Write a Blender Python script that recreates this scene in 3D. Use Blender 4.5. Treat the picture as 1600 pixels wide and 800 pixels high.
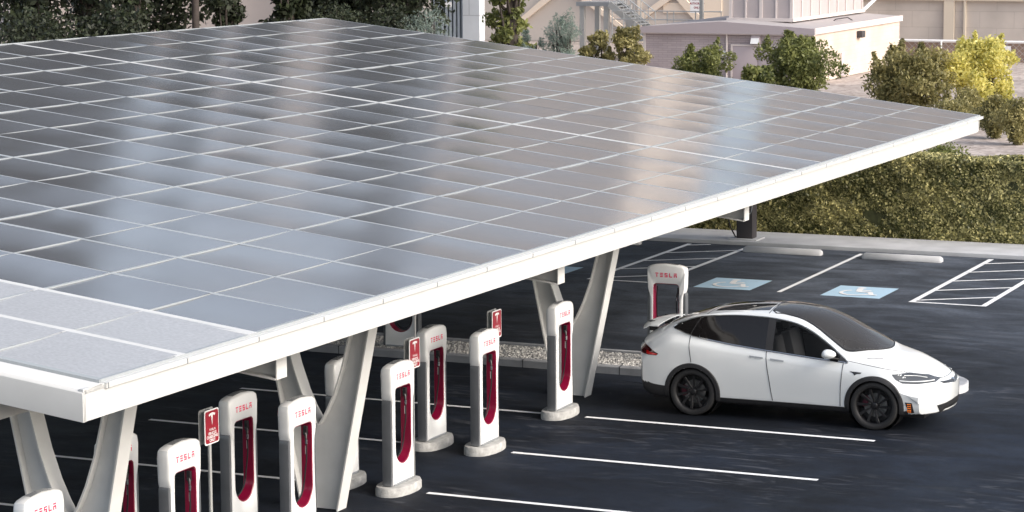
import bpy, bmesh, math, random
import numpy as np
from mathutils import Vector, Matrix
from mathutils.bvhtree import BVHTree
R = math.radians
random.seed(7); rng = np.random.default_rng(7)
for o in list(bpy.data.objects): bpy.data.objects.remove(o)
SC = bpy.context.scene; COL = SC.collection

# ------------------------------------------------------------------ camera, world, sun, exposure
CP = np.array([15.5514, -36.2410, 8.0037]); YAW = -0.42486; PIT = 0.137219; ROL = -0.0061775; FOC = 3943.70
Fv = np.array([math.sin(YAW)*math.cos(PIT), math.cos(YAW)*math.cos(PIT), -math.sin(PIT)])
Rv = np.array([math.cos(YAW), -math.sin(YAW), 0.0]); Uv = np.cross(Rv, Fv)
R2 = Rv*math.cos(ROL)+Uv*math.sin(ROL); U2 = -Rv*math.sin(ROL)+Uv*math.cos(ROL)
cd = bpy.data.cameras.new('camera'); cam = bpy.data.objects.new('camera', cd); COL.objects.link(cam)
cam.matrix_world = Matrix(((R2[0], U2[0], -Fv[0], CP[0]), (R2[1], U2[1], -Fv[1], CP[1]), (R2[2], U2[2], -Fv[2], CP[2]), (0, 0, 0, 1)))
cd.sensor_width = 36; cd.lens = FOC/1600*36; cd.clip_start = .5; cd.clip_end = 4000
SC.camera = cam
SUN_EL, SUN_AZ = R(33), R(97)          # azimuth measured from +Y towards +X
world = bpy.data.worlds.new('World'); SC.world = world; world.use_nodes = True
nt = world.node_tree; bg = nt.nodes['Background']
sky = nt.nodes.new('ShaderNodeTexSky'); sky.sky_type = 'NISHITA'; sky.sun_disc = False
sky.sun_elevation = SUN_EL; sky.sun_rotation = SUN_AZ; sky.air_density = 1.0; sky.dust_density = 4; sky.ozone_density = 1.0
hs = nt.nodes.new('ShaderNodeHueSaturation'); hs.inputs['Saturation'].default_value = .62; nt.links.new(sky.outputs[0], hs.inputs['Color']); nt.links.new(hs.outputs[0], bg.inputs[0]); bg.inputs[1].default_value = 0.15
sl = bpy.data.lights.new('sun', 'SUN'); sl.energy = .5; sl.angle = R(20); sl.color = (1, .93, .84)
so = bpy.data.objects.new('sun', sl); COL.objects.link(so)
sd = Vector((math.sin(SUN_AZ)*math.cos(SUN_EL), math.cos(SUN_AZ)*math.cos(SUN_EL), math.sin(SUN_EL)))
so.rotation_euler = sd.to_track_quat('Z', 'Y').to_euler(); so.location = (30, 30, 40)
SC.view_settings.view_transform = 'Standard'; SC.view_settings.look = 'None'
SC.view_settings.gamma = 1; SC.view_settings.exposure = 1.0
SC.render.engine = 'CYCLES'

def at(px, py, ax, val):
    """point of the photograph's pixel on the plane axis=val"""
    d = Fv*FOC + R2*(px-800) - U2*(py-400)
    t = (val-CP[ax])/d[ax]
    return Vector(CP+d*t)

# ------------------------------------------------------------------ materials
def lin(c): return tuple(c) + (1,)
def mat(name, color, rough=.6, metal=0, spec=.5, coat=0, coat_r=.05, noise=None, bump=None, trans=0, alpha=1, emit=None):
    """noise=(scale, amount, detail) mottles the colour; bump=(scale, strength, distance)"""
    m = bpy.data.materials.new(name); m.use_nodes = True; n = m.node_tree; b = n.nodes['Principled BSDF']
    b.inputs['Base Color'].default_value = lin(color); b.inputs['Roughness'].default_value = rough
    b.inputs['Metallic'].default_value = metal; b.inputs['Specular IOR Level'].default_value = spec
    b.inputs['Coat Weight'].default_value = coat; b.inputs['Coat Roughness'].default_value = coat_r
    b.inputs['Transmission Weight'].default_value = trans; b.inputs['Alpha'].default_value = alpha
    tc = n.nodes.new('ShaderNodeTexCoord')
    if noise:
        t = n.nodes.new('ShaderNodeTexNoise'); t.inputs['Scale'].default_value = noise[0]; t.inputs['Detail'].default_value = noise[2] if len(noise) > 2 else 5
        n.links.new(tc.outputs['Object'], t.inputs['Vector'])
        mr = n.nodes.new('ShaderNodeMapRange'); mr.inputs[1].default_value = .3; mr.inputs[2].default_value = .7
        mr.inputs[3].default_value = 1-noise[1]; mr.inputs[4].default_value = 1+noise[1]
        n.links.new(t.outputs[0], mr.inputs[0])
        mx = n.nodes.new('ShaderNodeVectorMath'); mx.operation = 'SCALE'; mx.inputs[0].default_value = color
        n.links.new(mr.outputs[0], mx.inputs['Scale']); n.links.new(mx.outputs[0], b.inputs['Base Color'])
    if bump:
        t = n.nodes.new('ShaderNodeTexNoise'); t.inputs['Scale'].default_value = bump[0]; t.inputs['Detail'].default_value = 4
        n.links.new(tc.outputs['Object'], t.inputs['Vector'])
        bp = n.nodes.new('ShaderNodeBump'); bp.inputs['Strength'].default_value = bump[1]; bp.inputs['Distance'].default_value = bump[2]
        n.links.new(t.outputs[0], bp.inputs['Height']); n.links.new(bp.outputs[0], b.inputs['Normal'])
    if emit:
        b.inputs['Emission Color'].default_value = lin(emit[0]); b.inputs['Emission Strength'].default_value = emit[1]
    return m

def asphalt_mat():
    m = bpy.data.materials.new('asphalt'); m.use_nodes = True; n = m.node_tree; L = n.links; b = n.nodes['Principled BSDF']
    tc = n.nodes.new('ShaderNodeTexCoord')
    def noise(scale, det, sx=1, sy=1, dist=0, rot=0):
        mp = n.nodes.new('ShaderNodeMapping'); mp.inputs['Scale'].default_value = (sx, sy, 1); mp.inputs['Rotation'].default_value = (0, 0, rot)
        L.new(tc.outputs['Object'], mp.inputs[0]); t = n.nodes.new('ShaderNodeTexNoise'); t.inputs['Scale'].default_value = scale
        t.inputs['Detail'].default_value = det; t.inputs['Distortion'].default_value = dist; L.new(mp.outputs[0], t.inputs['Vector']); return t.outputs[0]
    def ramp(src, a, c, va, vb):
        r = n.nodes.new('ShaderNodeMapRange'); r.inputs[1].default_value = a; r.inputs[2].default_value = c
        r.inputs[3].default_value = va; r.inputs[4].default_value = vb; L.new(src, r.inputs[0]); return r.outputs[0]
    def mul(a, c):
        k = n.nodes.new('ShaderNodeMath'); k.operation = 'MULTIPLY'; L.new(a, k.inputs[0]); L.new(c, k.inputs[1]); return k.outputs[0]
    def add(a, c):
        k = n.nodes.new('ShaderNodeMath'); k.operation = 'ADD'; L.new(a, k.inputs[0]); L.new(c, k.inputs[1]); return k.outputs[0]
    big = ramp(noise(.22, 4, 1, 1, .6), .35, .68, .6, 1.5)
    streak = ramp(noise(.9, 9, .6, 1.1, 1.6, .5), .38, .66, .72, 1.45)
    fine = mul(ramp(noise(60, 3), .25, .75, .6, 1.4), ramp(noise(12, 6), .3, .7, .8, 1.2))
    # dusty wipes, only where a second noise lets them through
    wipe = mul(ramp(noise(1.6, 10, .5, 1.8, 2.6, .6), .54, .70, 0, 1), ramp(noise(.33, 2), .46, .6, 0, 1))
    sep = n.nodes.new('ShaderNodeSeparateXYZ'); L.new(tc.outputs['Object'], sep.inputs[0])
    far = ramp(sep.outputs[1], 2, 15, 0, 1)              # asphalt turns paler and greyer towards the back bays
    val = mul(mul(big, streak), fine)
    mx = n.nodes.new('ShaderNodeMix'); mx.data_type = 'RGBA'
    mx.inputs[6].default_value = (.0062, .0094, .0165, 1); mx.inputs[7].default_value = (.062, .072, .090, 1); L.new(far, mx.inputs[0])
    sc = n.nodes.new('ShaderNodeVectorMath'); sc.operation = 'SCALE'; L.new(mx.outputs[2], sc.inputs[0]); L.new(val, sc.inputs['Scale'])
    ad = n.nodes.new('ShaderNodeMix'); ad.data_type = 'RGBA'; ad.inputs[7].default_value = (.10, .105, .12, 1)
    L.new(sc.outputs[0], ad.inputs[6]); L.new(ramp(wipe, 0, 1, 0, .5), ad.inputs[0]); L.new(ad.outputs[2], b.inputs['Base Color'])
    L.new(ramp(noise(.9, 5), .3, .7, .62, .85), b.inputs['Roughness']); b.inputs['Specular IOR Level'].default_value = .2
    bp = n.nodes.new('ShaderNodeBump'); bp.inputs['Strength'].default_value = .5; bp.inputs['Distance'].default_value = .008
    L.new(noise(90, 3), bp.inputs['Height']); L.new(bp.outputs[0], b.inputs['Normal'])
    return m

def paint_mat(name, c, wear=.25):
    m = bpy.data.materials.new(name); m.use_nodes = True; n = m.node_tree; L = n.links; b = n.nodes['Principled BSDF']
    tc = n.nodes.new('ShaderNodeTexCoord'); t = n.nodes.new('ShaderNodeTexNoise'); t.inputs['Scale'].default_value = 9; t.inputs['Detail'].default_value = 8
    L.new(tc.outputs['Object'], t.inputs[0]); r = n.nodes.new('ShaderNodeMapRange'); r.inputs[1].default_value = .58; r.inputs[2].default_value = .75
    r.inputs[3].default_value = 0; r.inputs[4].default_value = wear; L.new(t.outputs[0], r.inputs[0])
    mx = n.nodes.new('ShaderNodeMix'); mx.data_type = 'RGBA'; mx.inputs[6].default_value = lin(c); mx.inputs[7].default_value = (.08, .08, .09, 1)
    L.new(r.outputs[0], mx.inputs[0]); L.new(mx.outputs[2], b.inputs['Base Color']); b.inputs['Roughness'].default_value = .7
    return m

def brick_mat(name, c1, c2, mortar, scale, bw=.4, bh=.2, rot=(R(90), 0, 0), msize=.02, bump=.4):
    m = bpy.data.materials.new(name); m.use_nodes = True; n = m.node_tree; L = n.links; b = n.nodes['Principled BSDF']
    g = n.nodes.new('ShaderNodeNewGeometry'); mp = n.nodes.new('ShaderNodeMapping'); mp.vector_type = 'TEXTURE'
    mp.inputs['Rotation'].default_value = rot
    L.new(g.outputs['Position'], mp.inputs[0])
    t = n.nodes.new('ShaderNodeTexBrick'); t.inputs['Scale'].default_value = scale; t.inputs['Brick Width'].default_value = bw; t.inputs['Row Height'].default_value = bh
    t.inputs['Mortar Size'].default_value = msize; t.inputs['Color1'].default_value = lin(c1); t.inputs['Color2'].default_value = lin(c2); t.inputs['Mortar'].default_value = lin(mortar)
    L.new(mp.outputs[0], t.inputs[0])
    nz = n.nodes.new('ShaderNodeTexNoise'); nz.inputs['Scale'].default_value = .5; nz.inputs['Detail'].default_value = 6; L.new(g.outputs['Position'], nz.inputs[0])
    r = n.nodes.new('ShaderNodeMapRange'); r.inputs[1].default_value = .3; r.inputs[2].default_value = .7; r.inputs[3].default_value = .85; r.inputs[4].default_value = 1.12; L.new(nz.outputs[0], r.inputs[0])
    s = n.nodes.new('ShaderNodeVectorMath'); s.operation = 'SCALE'; L.new(t.outputs[0], s.inputs[0]); L.new(r.outputs[0], s.inputs['Scale']); L.new(s.outputs[0], b.inputs['Base Color'])
    b.inputs['Roughness'].default_value = .85
    bp = n.nodes.new('ShaderNodeBump'); bp.inputs['Strength'].default_value = bump; bp.inputs['Distance'].default_value = .02; bp.invert = True
    L.new(t.outputs[1], bp.inputs['Height']); L.new(bp.outputs[0], b.inputs['Normal'])
    return m

def speckle_mat(name, c1, c2, c3, scale, bump=.6, dist=.02):
    m = bpy.data.materials.new(name); m.use_nodes = True; n = m.node_tree; L = n.links; b = n.nodes['Principled BSDF']
    tc = n.nodes.new('ShaderNodeTexCoord'); v = n.nodes.new('ShaderNodeTexVoronoi'); v.inputs['Scale'].default_value = scale
    L.new(tc.outputs['Object'], v.inputs['Vector']); sp = n.nodes.new('ShaderNodeSeparateColor'); L.new(v.outputs['Color'], sp.inputs[0])
    cr = n.nodes.new('ShaderNodeValToRGB'); cr.color_ramp.elements[0].color = lin(c1); cr.color_ramp.elements[1].color = lin(c3)
    e = cr.color_ramp.elements.new(.5); e.color = lin(c2); L.new(sp.outputs[0], cr.inputs[0])
    nz = n.nodes.new('ShaderNodeTexNoise'); nz.inputs['Scale'].default_value = .35; nz.inputs['Detail'].default_value = 6; L.new(tc.outputs['Object'], nz.inputs[0])
    r = n.nodes.new('ShaderNodeMapRange'); r.inputs[1].default_value = .3; r.inputs[2].default_value = .7; r.inputs[3].default_value = .75; r.inputs[4].default_value = 1.15; L.new(nz.outputs[0], r.inputs[0])
    s = n.nodes.new('ShaderNodeVectorMath'); s.operation = 'SCALE'; L.new(cr.outputs[0], s.inputs[0]); L.new(r.outputs[0], s.inputs['Scale']); L.new(s.outputs[0], b.inputs['Base Color'])
    b.inputs['Roughness'].default_value = .9
    bp = n.nodes.new('ShaderNodeBump'); bp.inputs['Strength'].default_value = bump; bp.inputs['Distance'].default_value = dist
    L.new(v.outputs['Distance'], bp.inputs['Height']); L.new(bp.outputs[0], b.inputs['Normal'])
    return m

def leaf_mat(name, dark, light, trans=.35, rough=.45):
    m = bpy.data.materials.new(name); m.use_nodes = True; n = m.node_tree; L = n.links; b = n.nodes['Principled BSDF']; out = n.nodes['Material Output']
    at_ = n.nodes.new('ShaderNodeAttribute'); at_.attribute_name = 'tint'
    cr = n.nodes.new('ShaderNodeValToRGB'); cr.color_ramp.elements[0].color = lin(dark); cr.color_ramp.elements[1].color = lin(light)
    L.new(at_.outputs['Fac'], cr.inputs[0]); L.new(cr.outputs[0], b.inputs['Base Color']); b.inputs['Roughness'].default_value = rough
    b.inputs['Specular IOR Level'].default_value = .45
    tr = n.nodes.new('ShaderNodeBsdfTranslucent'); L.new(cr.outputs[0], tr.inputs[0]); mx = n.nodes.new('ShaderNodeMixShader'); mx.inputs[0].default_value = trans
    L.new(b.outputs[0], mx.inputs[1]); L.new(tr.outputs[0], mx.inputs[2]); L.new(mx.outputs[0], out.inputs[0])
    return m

def glass_mat(name, tint, opacity, rough=.02):
    """tinted pane: mirror-like coat over partly see-through dark glass"""
    m = bpy.data.materials.new(name); m.use_nodes = True; n = m.node_tree; L = n.links; b = n.nodes['Principled BSDF']; out = n.nodes['Material Output']
    b.inputs['Base Color'].default_value = lin(tint); b.inputs['Roughness'].default_value = rough; b.inputs['Specular IOR Level'].default_value = .5
    tp = n.nodes.new('ShaderNodeBsdfTransparent'); tp.inputs[0].default_value = lin(tuple(min(1, .25+t*2) for t in tint))
    fr = n.nodes.new('ShaderNodeFresnel'); fr.inputs[0].default_value = 1.5
    mr = n.nodes.new('ShaderNodeMapRange'); mr.inputs[1].default_value = 0; mr.inputs[2].default_value = 1; mr.inputs[3].default_value = opacity; mr.inputs[4].default_value = 1
    L.new(fr.outputs[0], mr.inputs[0]); mx = n.nodes.new('ShaderNodeMixShader'); L.new(mr.outputs[0], mx.inputs[0]); L.new(tp.outputs[0], mx.inputs[1]); L.new(b.outputs[0], mx.inputs[2])
    L.new(mx.outputs[0], out.inputs[0]); return m

def panel_mat():
    m = bpy.data.materials.new('solar_glass'); m.use_nodes = True; n = m.node_tree; L = n.links; b = n.nodes['Principled BSDF']
    tc = n.nodes.new('ShaderNodeTexCoord')
    nz = n.nodes.new('ShaderNodeTexNoise'); nz.inputs['Scale'].default_value = .5; nz.inputs['Detail'].default_value = 5; L.new(tc.outputs['Object'], nz.inputs[0])
    r = n.nodes.new('ShaderNodeMapRange'); r.inputs[1].default_value = .35; r.inputs[2].default_value = .65; r.inputs[3].default_value = .12; r.inputs[4].default_value = .19; L.new(nz.outputs[0], r.inputs[0]); L.new(r.outputs[0], b.inputs['Roughness'])
    cr = n.nodes.new('ShaderNodeValToRGB'); cr.color_ramp.elements[0].color = (.080, .083, .092, 1); cr.color_ramp.elements[1].color = (.150, .154, .166, 1)
    oi = n.nodes.new('ShaderNodeObjectInfo'); n2 = n.nodes.new('ShaderNodeTexNoise'); n2.inputs['Scale'].default_value = 40; n2.inputs['Detail'].default_value = 3; L.new(tc.outputs['Object'], n2.inputs[0])
    
    bp = n.nodes.new('ShaderNodeBump'); bp.inputs['Strength'].default_value = .12; bp.inputs['Distance'].default_value = .002; L.new(n2.outputs[0], bp.inputs['Height']); L.new(bp.outputs[0], b.inputs['Normal'])
    L.new(n2.outputs[0], cr.inputs[0]); L.new(cr.outputs[0], b.inputs['Base Color']); b.inputs['Specular IOR Level'].default_value = .75; b.inputs['IOR'].default_value = 1.6
    return m

M = dict(
 asphalt=asphalt_mat(), line=paint_mat('white_road_paint', (.82, .83, .84), .25), blue=paint_mat('pale_blue_paint', (.42, .60, .74), .25),
 concrete=mat('pale_concrete', (.50, .51, .53), .85, noise=(1.5, .12, 8), bump=(30, .3, .01)),
 kerb=mat('grey_kerb_concrete', (.30, .31, .33), .85, noise=(2.5, .2, 8), bump=(40, .3, .01)),
 plinth=mat('rough_concrete', (.42, .42, .41), .9, noise=(9, .25, 8), bump=(40, .6, .02)),
 gravel=speckle_mat('white_gravel', (.12, .12, .12), (.42, .41, .40), (.75, .74, .73), 26, 1, .05),
 dirt=speckle_mat('tan_gravel', (.30, .25, .22), (.40, .34, .31), (.52, .46, .42), 5, .5, .04),
 steel=mat('white_painted_steel', (.56, .565, .555), .42, noise=(3, .035, 6), spec=.4),
 steel2=mat('white_painted_column', (.62, .62, .605), .5, noise=(4, .05, 8), spec=.35),
 alu=mat('aluminium_rail', (.32, .345, .36), .5),
 panel=panel_mat(), panel_glare=mat('glare_solar_glass', (.34, .345, .355), .28, spec=.6, noise=(25, .16, 8), bump=(60, .3, .003)), under=mat('canopy_underside', (.55, .55, .54), .6),
 shell=mat('white_charger_shell', (.82, .83, .83), .3, coat=.5, coat_r=.08, noise=(3, .03)),
 red=mat('deep_red_liner', (.25, .004, .038), .35, coat=.4), letter=mat('pink_red_letter', (.80, .045, .13), .5),
 silver=mat('brushed_silver', (.20, .21, .225), .35, metal=.5, noise=(2, .15)), cap=mat('silver_cap', (.62, .64, .66), .2, metal=.6),
 black=mat('black_rubber', (.012, .012, .014), .55), blackgloss=mat('black_plastic', (.02, .02, .022), .3),
 signred=mat('sign_red', (.30, .015, .03), .4), white=mat('white_sheet', (.8, .8, .8), .5), grey=mat('grey_metal', (.35, .37, .39), .45, metal=.5),
 carpaint=mat('white_car_paint', (.68, .705, .71), .3, coat=1, coat_r=.03), clad=mat('black_cladding', (.018, .018, .02), .6),
 glass=glass_mat('dark_privacy_glass', (.010, .009, .009), .96, .06), glassf=glass_mat('front_glass', (.02, .02, .02), .12),
 windscreen=glass_mat('windscreen_glass', (.07, .068, .068), .5), roofglass=glass_mat('roof_glass', (.02, .02, .022), .9),
 rim=mat('dark_rim', (.018, .018, .02), .35, metal=.4, spec=.5), tyre=mat('tyre', (.014, .014, .015), .75), chrome=mat('chrome', (.6, .6, .6), .12, metal=1),
 caliper=mat('red_caliper', (.06, .004, .015), .4), disc=mat('brake_disc', (.3, .3, .3), .35, metal=1), seat=mat('grey_seat', (.62, .64, .65), .7), cabin=mat('dark_cabin', (.02, .02, .02), .8),
 lamp=mat('lamp_housing', (.05, .055, .06), .08, coat=1), led=mat('led_strip', (.75, .78, .8), .15), amber=mat('amber_lens', (.8, .2, .02), .2), tail=mat('red_lens', (.5, .01, .01), .1, coat=1), taild=mat('dark_lens', (.05, .004, .005), .1, coat=1),
 post=mat('dark_brown_post', (.055, .05, .055), .6), bark=mat('bark', (.05, .04, .035), .9, noise=(6, .3)),
 brick=brick_mat('shade_tinted_brick', (.42, .36, .37), (.36, .31, .325), (.29, .25, .26), 1, .45, .105, msize=.010), stucco=brick_mat('sun_tinted_block', (.62, .52, .45), (.60, .50, .43), (.58, .48, .41), 1, .8, .2, rot=(R(90), 0, R(90)), msize=.008),  # front brick carries the purple of shade, side block the warm sunlight, as colour
 mauve=mat('mauve_paint', (.40, .35, .37), .6), mauvel=mat('pale_trim', (.62, .56, .54), .6), door=mat('mauve_door', (.44, .38, .40), .5), tan=mat('tan_wall', (.56, .50, .45), .85, noise=(.3, .06)),
 tanl=mat('pale_tan_brace', (.78, .66, .54), .7), block=brick_mat('tan_block', (.54, .48, .43), (.50, .45, .41), (.45, .40, .36), 1, 2.0, .95, msize=.02), pilaster=mat('pale_pilaster', (.62, .54, .44), .8),
 pillar=brick_mat('pale_pillar', (.60, .63, .66), (.57, .60, .63), (.42, .44, .47), 1, 1.6, 1.3, msize=.025), navy=mat('navy_sheet', (.03, .045, .065), .5), navyl=mat('blue_grey_rib', (.30, .34, .38), .5),
 slat=mat('brown_slats', (.34, .24, .19), .8), galv=mat('galvanised', (.55, .56, .55), .4, metal=.6), roofm=mat('grey_roofing', (.40, .37, .37), .9),
)
M['hedge'] = leaf_mat('hedge_leaf', (.09, .10, .03), (.86, .78, .36), .35, .4)
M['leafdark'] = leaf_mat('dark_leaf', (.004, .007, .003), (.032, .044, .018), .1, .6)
M['leafmid'] = leaf_mat('mid_leaf', (.06, .08, .025), (.30, .32, .11), .4)
M['leafteal'] = leaf_mat('teal_leaf', (.12, .16, .14), (.34, .42, .36), .4)
M['leafolive'] = leaf_mat('olive_leaf', (.10, .10, .035), (.44, .39, .17), .4)
M['leafwarm'] = leaf_mat('warm_leaf', (.12, .13, .03), (.34, .33, .09), .4)
M['leafyel'] = leaf_mat('yellow_leaf', (.36, .36, .08), (.92, .84, .32), .5)

# ------------------------------------------------------------------ mesh helpers
def link(name, me, m, parent=None, smooth=False):
    o = bpy.data.objects.new(name, me); COL.objects.link(o)
    if m is not None and not me.materials:
        for k in (m if isinstance(m, (list, tuple)) else [m]): me.materials.append(k)
    if parent is not None: o.parent = parent
    if smooth: me.polygons.foreach_set('use_smooth', [True]*len(me.polygons))
    return o
class MB:
    def __init__(s): s.v = []; s.f = []
    def add(s, vs, fs):
        n = len(s.v); s.v += [tuple(v) for v in vs]; s.f += [tuple(i+n for i in f) for f in fs]; return s
    def box(s, x0, x1, y0, y1, z0, z1, mtx=None):
        vs = [Vector(p) for p in ((x0,y0,z0),(x1,y0,z0),(x1,y1,z0),(x0,y1,z0),(x0,y0,z1),(x1,y0,z1),(x1,y1,z1),(x0,y1,z1))]
        if mtx: vs = [mtx@v for v in vs]
        return s.add(vs, [(0,3,2,1),(4,5,6,7),(0,1,5,4),(1,2,6,5),(2,3,7,6),(3,0,4,7)])
    def hexa(s, bot, top):
        return s.add(list(bot)+list(top), [(0,3,2,1),(4,5,6,7),(0,1,5,4),(1,2,6,5),(2,3,7,6),(3,0,4,7)])
    def bar(s, a, b, w, h, up=(0, 0, 1)):
        a, b = Vector(a), Vector(b); d = (b-a).normalized(); u = Vector(up)
        if abs(d.dot(u)) > .95: u = Vector((1, 0, 0))
        sx = d.cross(u).normalized()*w/2; sz = sx.cross(d).normalized()*h/2
        return s.hexa([a-sx-sz, a+sx-sz, b+sx-sz, b-sx-sz], [a-sx+sz, a+sx+sz, b+sx+sz, b-sx+sz])
    def tube(s, pts, r, n=8, closed=False):
        pts = [Vector(p) for p in pts]; rs = r if isinstance(r, (list, tuple)) else [r]*len(pts)
        rings = []; prev = None
        for i, p in enumerate(pts):
            if closed: d = pts[(i+1) % len(pts)]-pts[i-1]
            else: d = pts[min(i+1, len(pts)-1)]-pts[max(i-1, 0)]
            d = d.normalized() if d.length > 1e-9 else Vector((0, 0, 1))
            if prev is None:
                ref = Vector((0, 0, 1)) if abs(d.z) < .9 else Vector((1, 0, 0)); a = d.cross(ref).normalized()
            else:
                a = prev-d*prev.dot(d); a = a.normalized() if a.length > 1e-6 else d.orthogonal().normalized()
            prev = a; b = d.cross(a)
            rings.append([p+(a*math.cos(t)+b*math.sin(t))*rs[i] for t in [2*math.pi*k/n for k in range(n)]])
        vs = [v for r_ in rings for v in r_]; fs = []
        m = len(rings)
        for i in range(m if closed else m-1):
            j = (i+1) % m
            for k in range(n): fs.append((i*n+k, i*n+(k+1) % n, j*n+(k+1) % n, j*n+k))
        if not closed: fs += [tuple(range(n))[::-1], tuple((m-1)*n+k for k in range(n))]
        return s.add(vs, fs)
    def prism(s, poly, fn0, fn1):
        """poly: 2D points; fn0/fn1 map a 2D point to the two 3D ends"""
        n = len(poly); vs = [fn0(p) for p in poly]+[fn1(p) for p in poly]
        return s.add(vs, [tuple(range(n))[::-1], tuple(range(n, 2*n))]+[(i, (i+1) % n, n+(i+1) % n, n+i) for i in range(n)])
    def lathe(s, prof, n=48, axis='y', c=(0, 0, 0)):
        """prof: (r, t) pairs; t along axis"""
        vs = []
        for r, t in prof:
            for k in range(n):
                a = 2*math.pi*k/n; p = (r*math.cos(a), t, r*math.sin(a)) if axis == 'y' else (r*math.cos(a), r*math.sin(a), t)
                vs.append((p[0]+c[0], p[1]+c[1], p[2]+c[2]))
        m = len(prof)
        return s.add(vs, [(i*n+k, i*n+(k+1) % n, (i+1)*n+(k+1) % n, (i+1)*n+k) for i in range(m-1) for k in range(n)])
    def build(s, name, m, parent=None, smooth=False, bevel=0, seg=2):
        me = bpy.data.meshes.new(name); me.from_pydata(s.v, [], s.f)
        bm = bmesh.new(); bm.from_mesh(me); bmesh.ops.recalc_face_normals(bm, faces=bm.faces)
        if bevel:
            es = [e for e in bm.edges if len(e.link_faces) == 2 and e.calc_face_angle(0) > .6]
            bmesh.ops.bevel(bm, geom=es, offset=bevel, segments=seg, affect='EDGES', profile=.6, clamp_overlap=True)
        bm.to_mesh(me); bm.free()
        o = link(name, me, m, parent, smooth or bool(bevel))
        if smooth or bevel: me.set_sharp_from_angle(angle=R(38))
        return o
def tag(o, label=None, cat=None, group=None, kind=None):
    if label: o['label'] = label
    if cat: o['category'] = cat
    if group: o['group'] = group
    if kind: o['kind'] = kind
    return o
def empty(name, loc, rz=0, label=None, cat=None, group=None):
    o = bpy.data.objects.new(name, None); COL.objects.link(o); o.location = loc; o.rotation_euler = (0, 0, rz); o.empty_display_size = .2
    return tag(o, label, cat, group)
def copy_tree(o, parent=None):
    c = o.copy(); COL.objects.link(c)
    if parent is not None: c.parent = parent
    for ch in [x for x in o.children]: copy_tree(ch, c)
    return c
def sheet(name, x0, x1, y0, y1, z, m, **kw):
    return tag(MB().add([(x0,y0,z),(x1,y0,z),(x1,y1,z),(x0,y1,z)], [(0,1,2,3)]).build(name, m), **kw)
def fill_text(body, size, bold=False):
    cu = bpy.data.curves.new('t', 'FONT'); cu.body = body; cu.size = size; cu.align_x = 'CENTER'; cu.align_y = 'CENTER'; cu.extrude = .001
    if bold: cu.offset = size*.02
    o = bpy.data.objects.new('t', cu); COL.objects.link(o); dg = bpy.context.evaluated_depsgraph_get()
    me = bpy.data.meshes.new_from_object(o.evaluated_get(dg)); vs = [v.co.copy() for v in me.vertices]; fs = [tuple(p.vertices) for p in me.polygons]
    bpy.data.objects.remove(o); return vs, fs

# ------------------------------------------------------------------ the ground and its markings
sheet('ground', -900, 900, -120, 1800, -.02, M['dirt'], kind='structure')
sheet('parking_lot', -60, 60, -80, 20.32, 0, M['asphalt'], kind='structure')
tag(MB().box(-60, 60, 20.3, 22.25, -.1, .09).build('sidewalk', M['concrete'], bevel=.02), kind='structure')
def marking(name, quads, m, label, cat='road marking', group=None, z=.004):
    b = MB()
    for q in quads: b.add([(p[0], p[1], z) for p in q], [tuple(range(len(q)))])
    return tag(b.build(name, m), label, cat, group)
def strip(a, b, w):
    a, b = Vector((a[0], a[1])), Vector((b[0], b[1])); d = (b-a).normalized(); n_ = Vector((-d.y, d.x))*w/2
    return [a-n_, b-n_, b+n_, a+n_]
SP = 2.839
lr = ['beside the white car', 'second back from the white car', 'third back, ending at the photo bottom', 'fourth back, under the canopy corner']
for k in range(-0, 5):
    y = .0-SP*k
    if k < 4: marking('stall_line', [strip((.42, y), (5.14, y), .1)], M['line'], 'long white stall line right of the chargers, %s' % lr[k], group='white stall lines')
    marking('stall_line', [strip((-1.05 if k else -.35, y), (-5.88, y), .1)], M['line'],
            'white stall line left of the chargers, %s' % ['farthest of the set', 'second from the island', 'third from the island', 'fourth from the island', 'nearest to the photo bottom'][k], group='white stall lines')
marking('bay_line', [strip((-.88, 13.6), (-.95, 19.9), .1)], M['line'], 'single white bay line between the two blue disabled symbols', group=None)
def hatch(x0, x1, y0, y1, label, n=5, rise=1.05, bot=True):
    q = [strip((x0, y0), (x0, y1), .12), strip((x1, y0), (x1, y1), .12)]
    if bot: q.append(strip((x0-.06, y0-.05), (x1+.06, y0-.05), .1))
    for i in range(n):
        a = y0+.15+i*1.42; b = a+rise
        if a > y1: break
        if b > y1: q.append(strip((x0, a), (x0+(x1-x0)*(y1-a)/rise, y1), .09))
        else: q.append(strip((x0, a), (x1, b), .09))
    b = MB()
    for j, s_ in enumerate(q): b.add([(p[0], p[1], .004+.0012*j) for p in s_], [(0, 1, 2, 3)])
    return tag(b.build('hatched_aisle', M['line']), label, 'road marking')
hatch(-5.26, -3.76, 13.9, 20.1, 'white hatched access aisle ending at the dark post')
hatch(2.04, 3.52, 13.4, 20.1, 'white hatched access aisle at the right edge of the lot')
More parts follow.
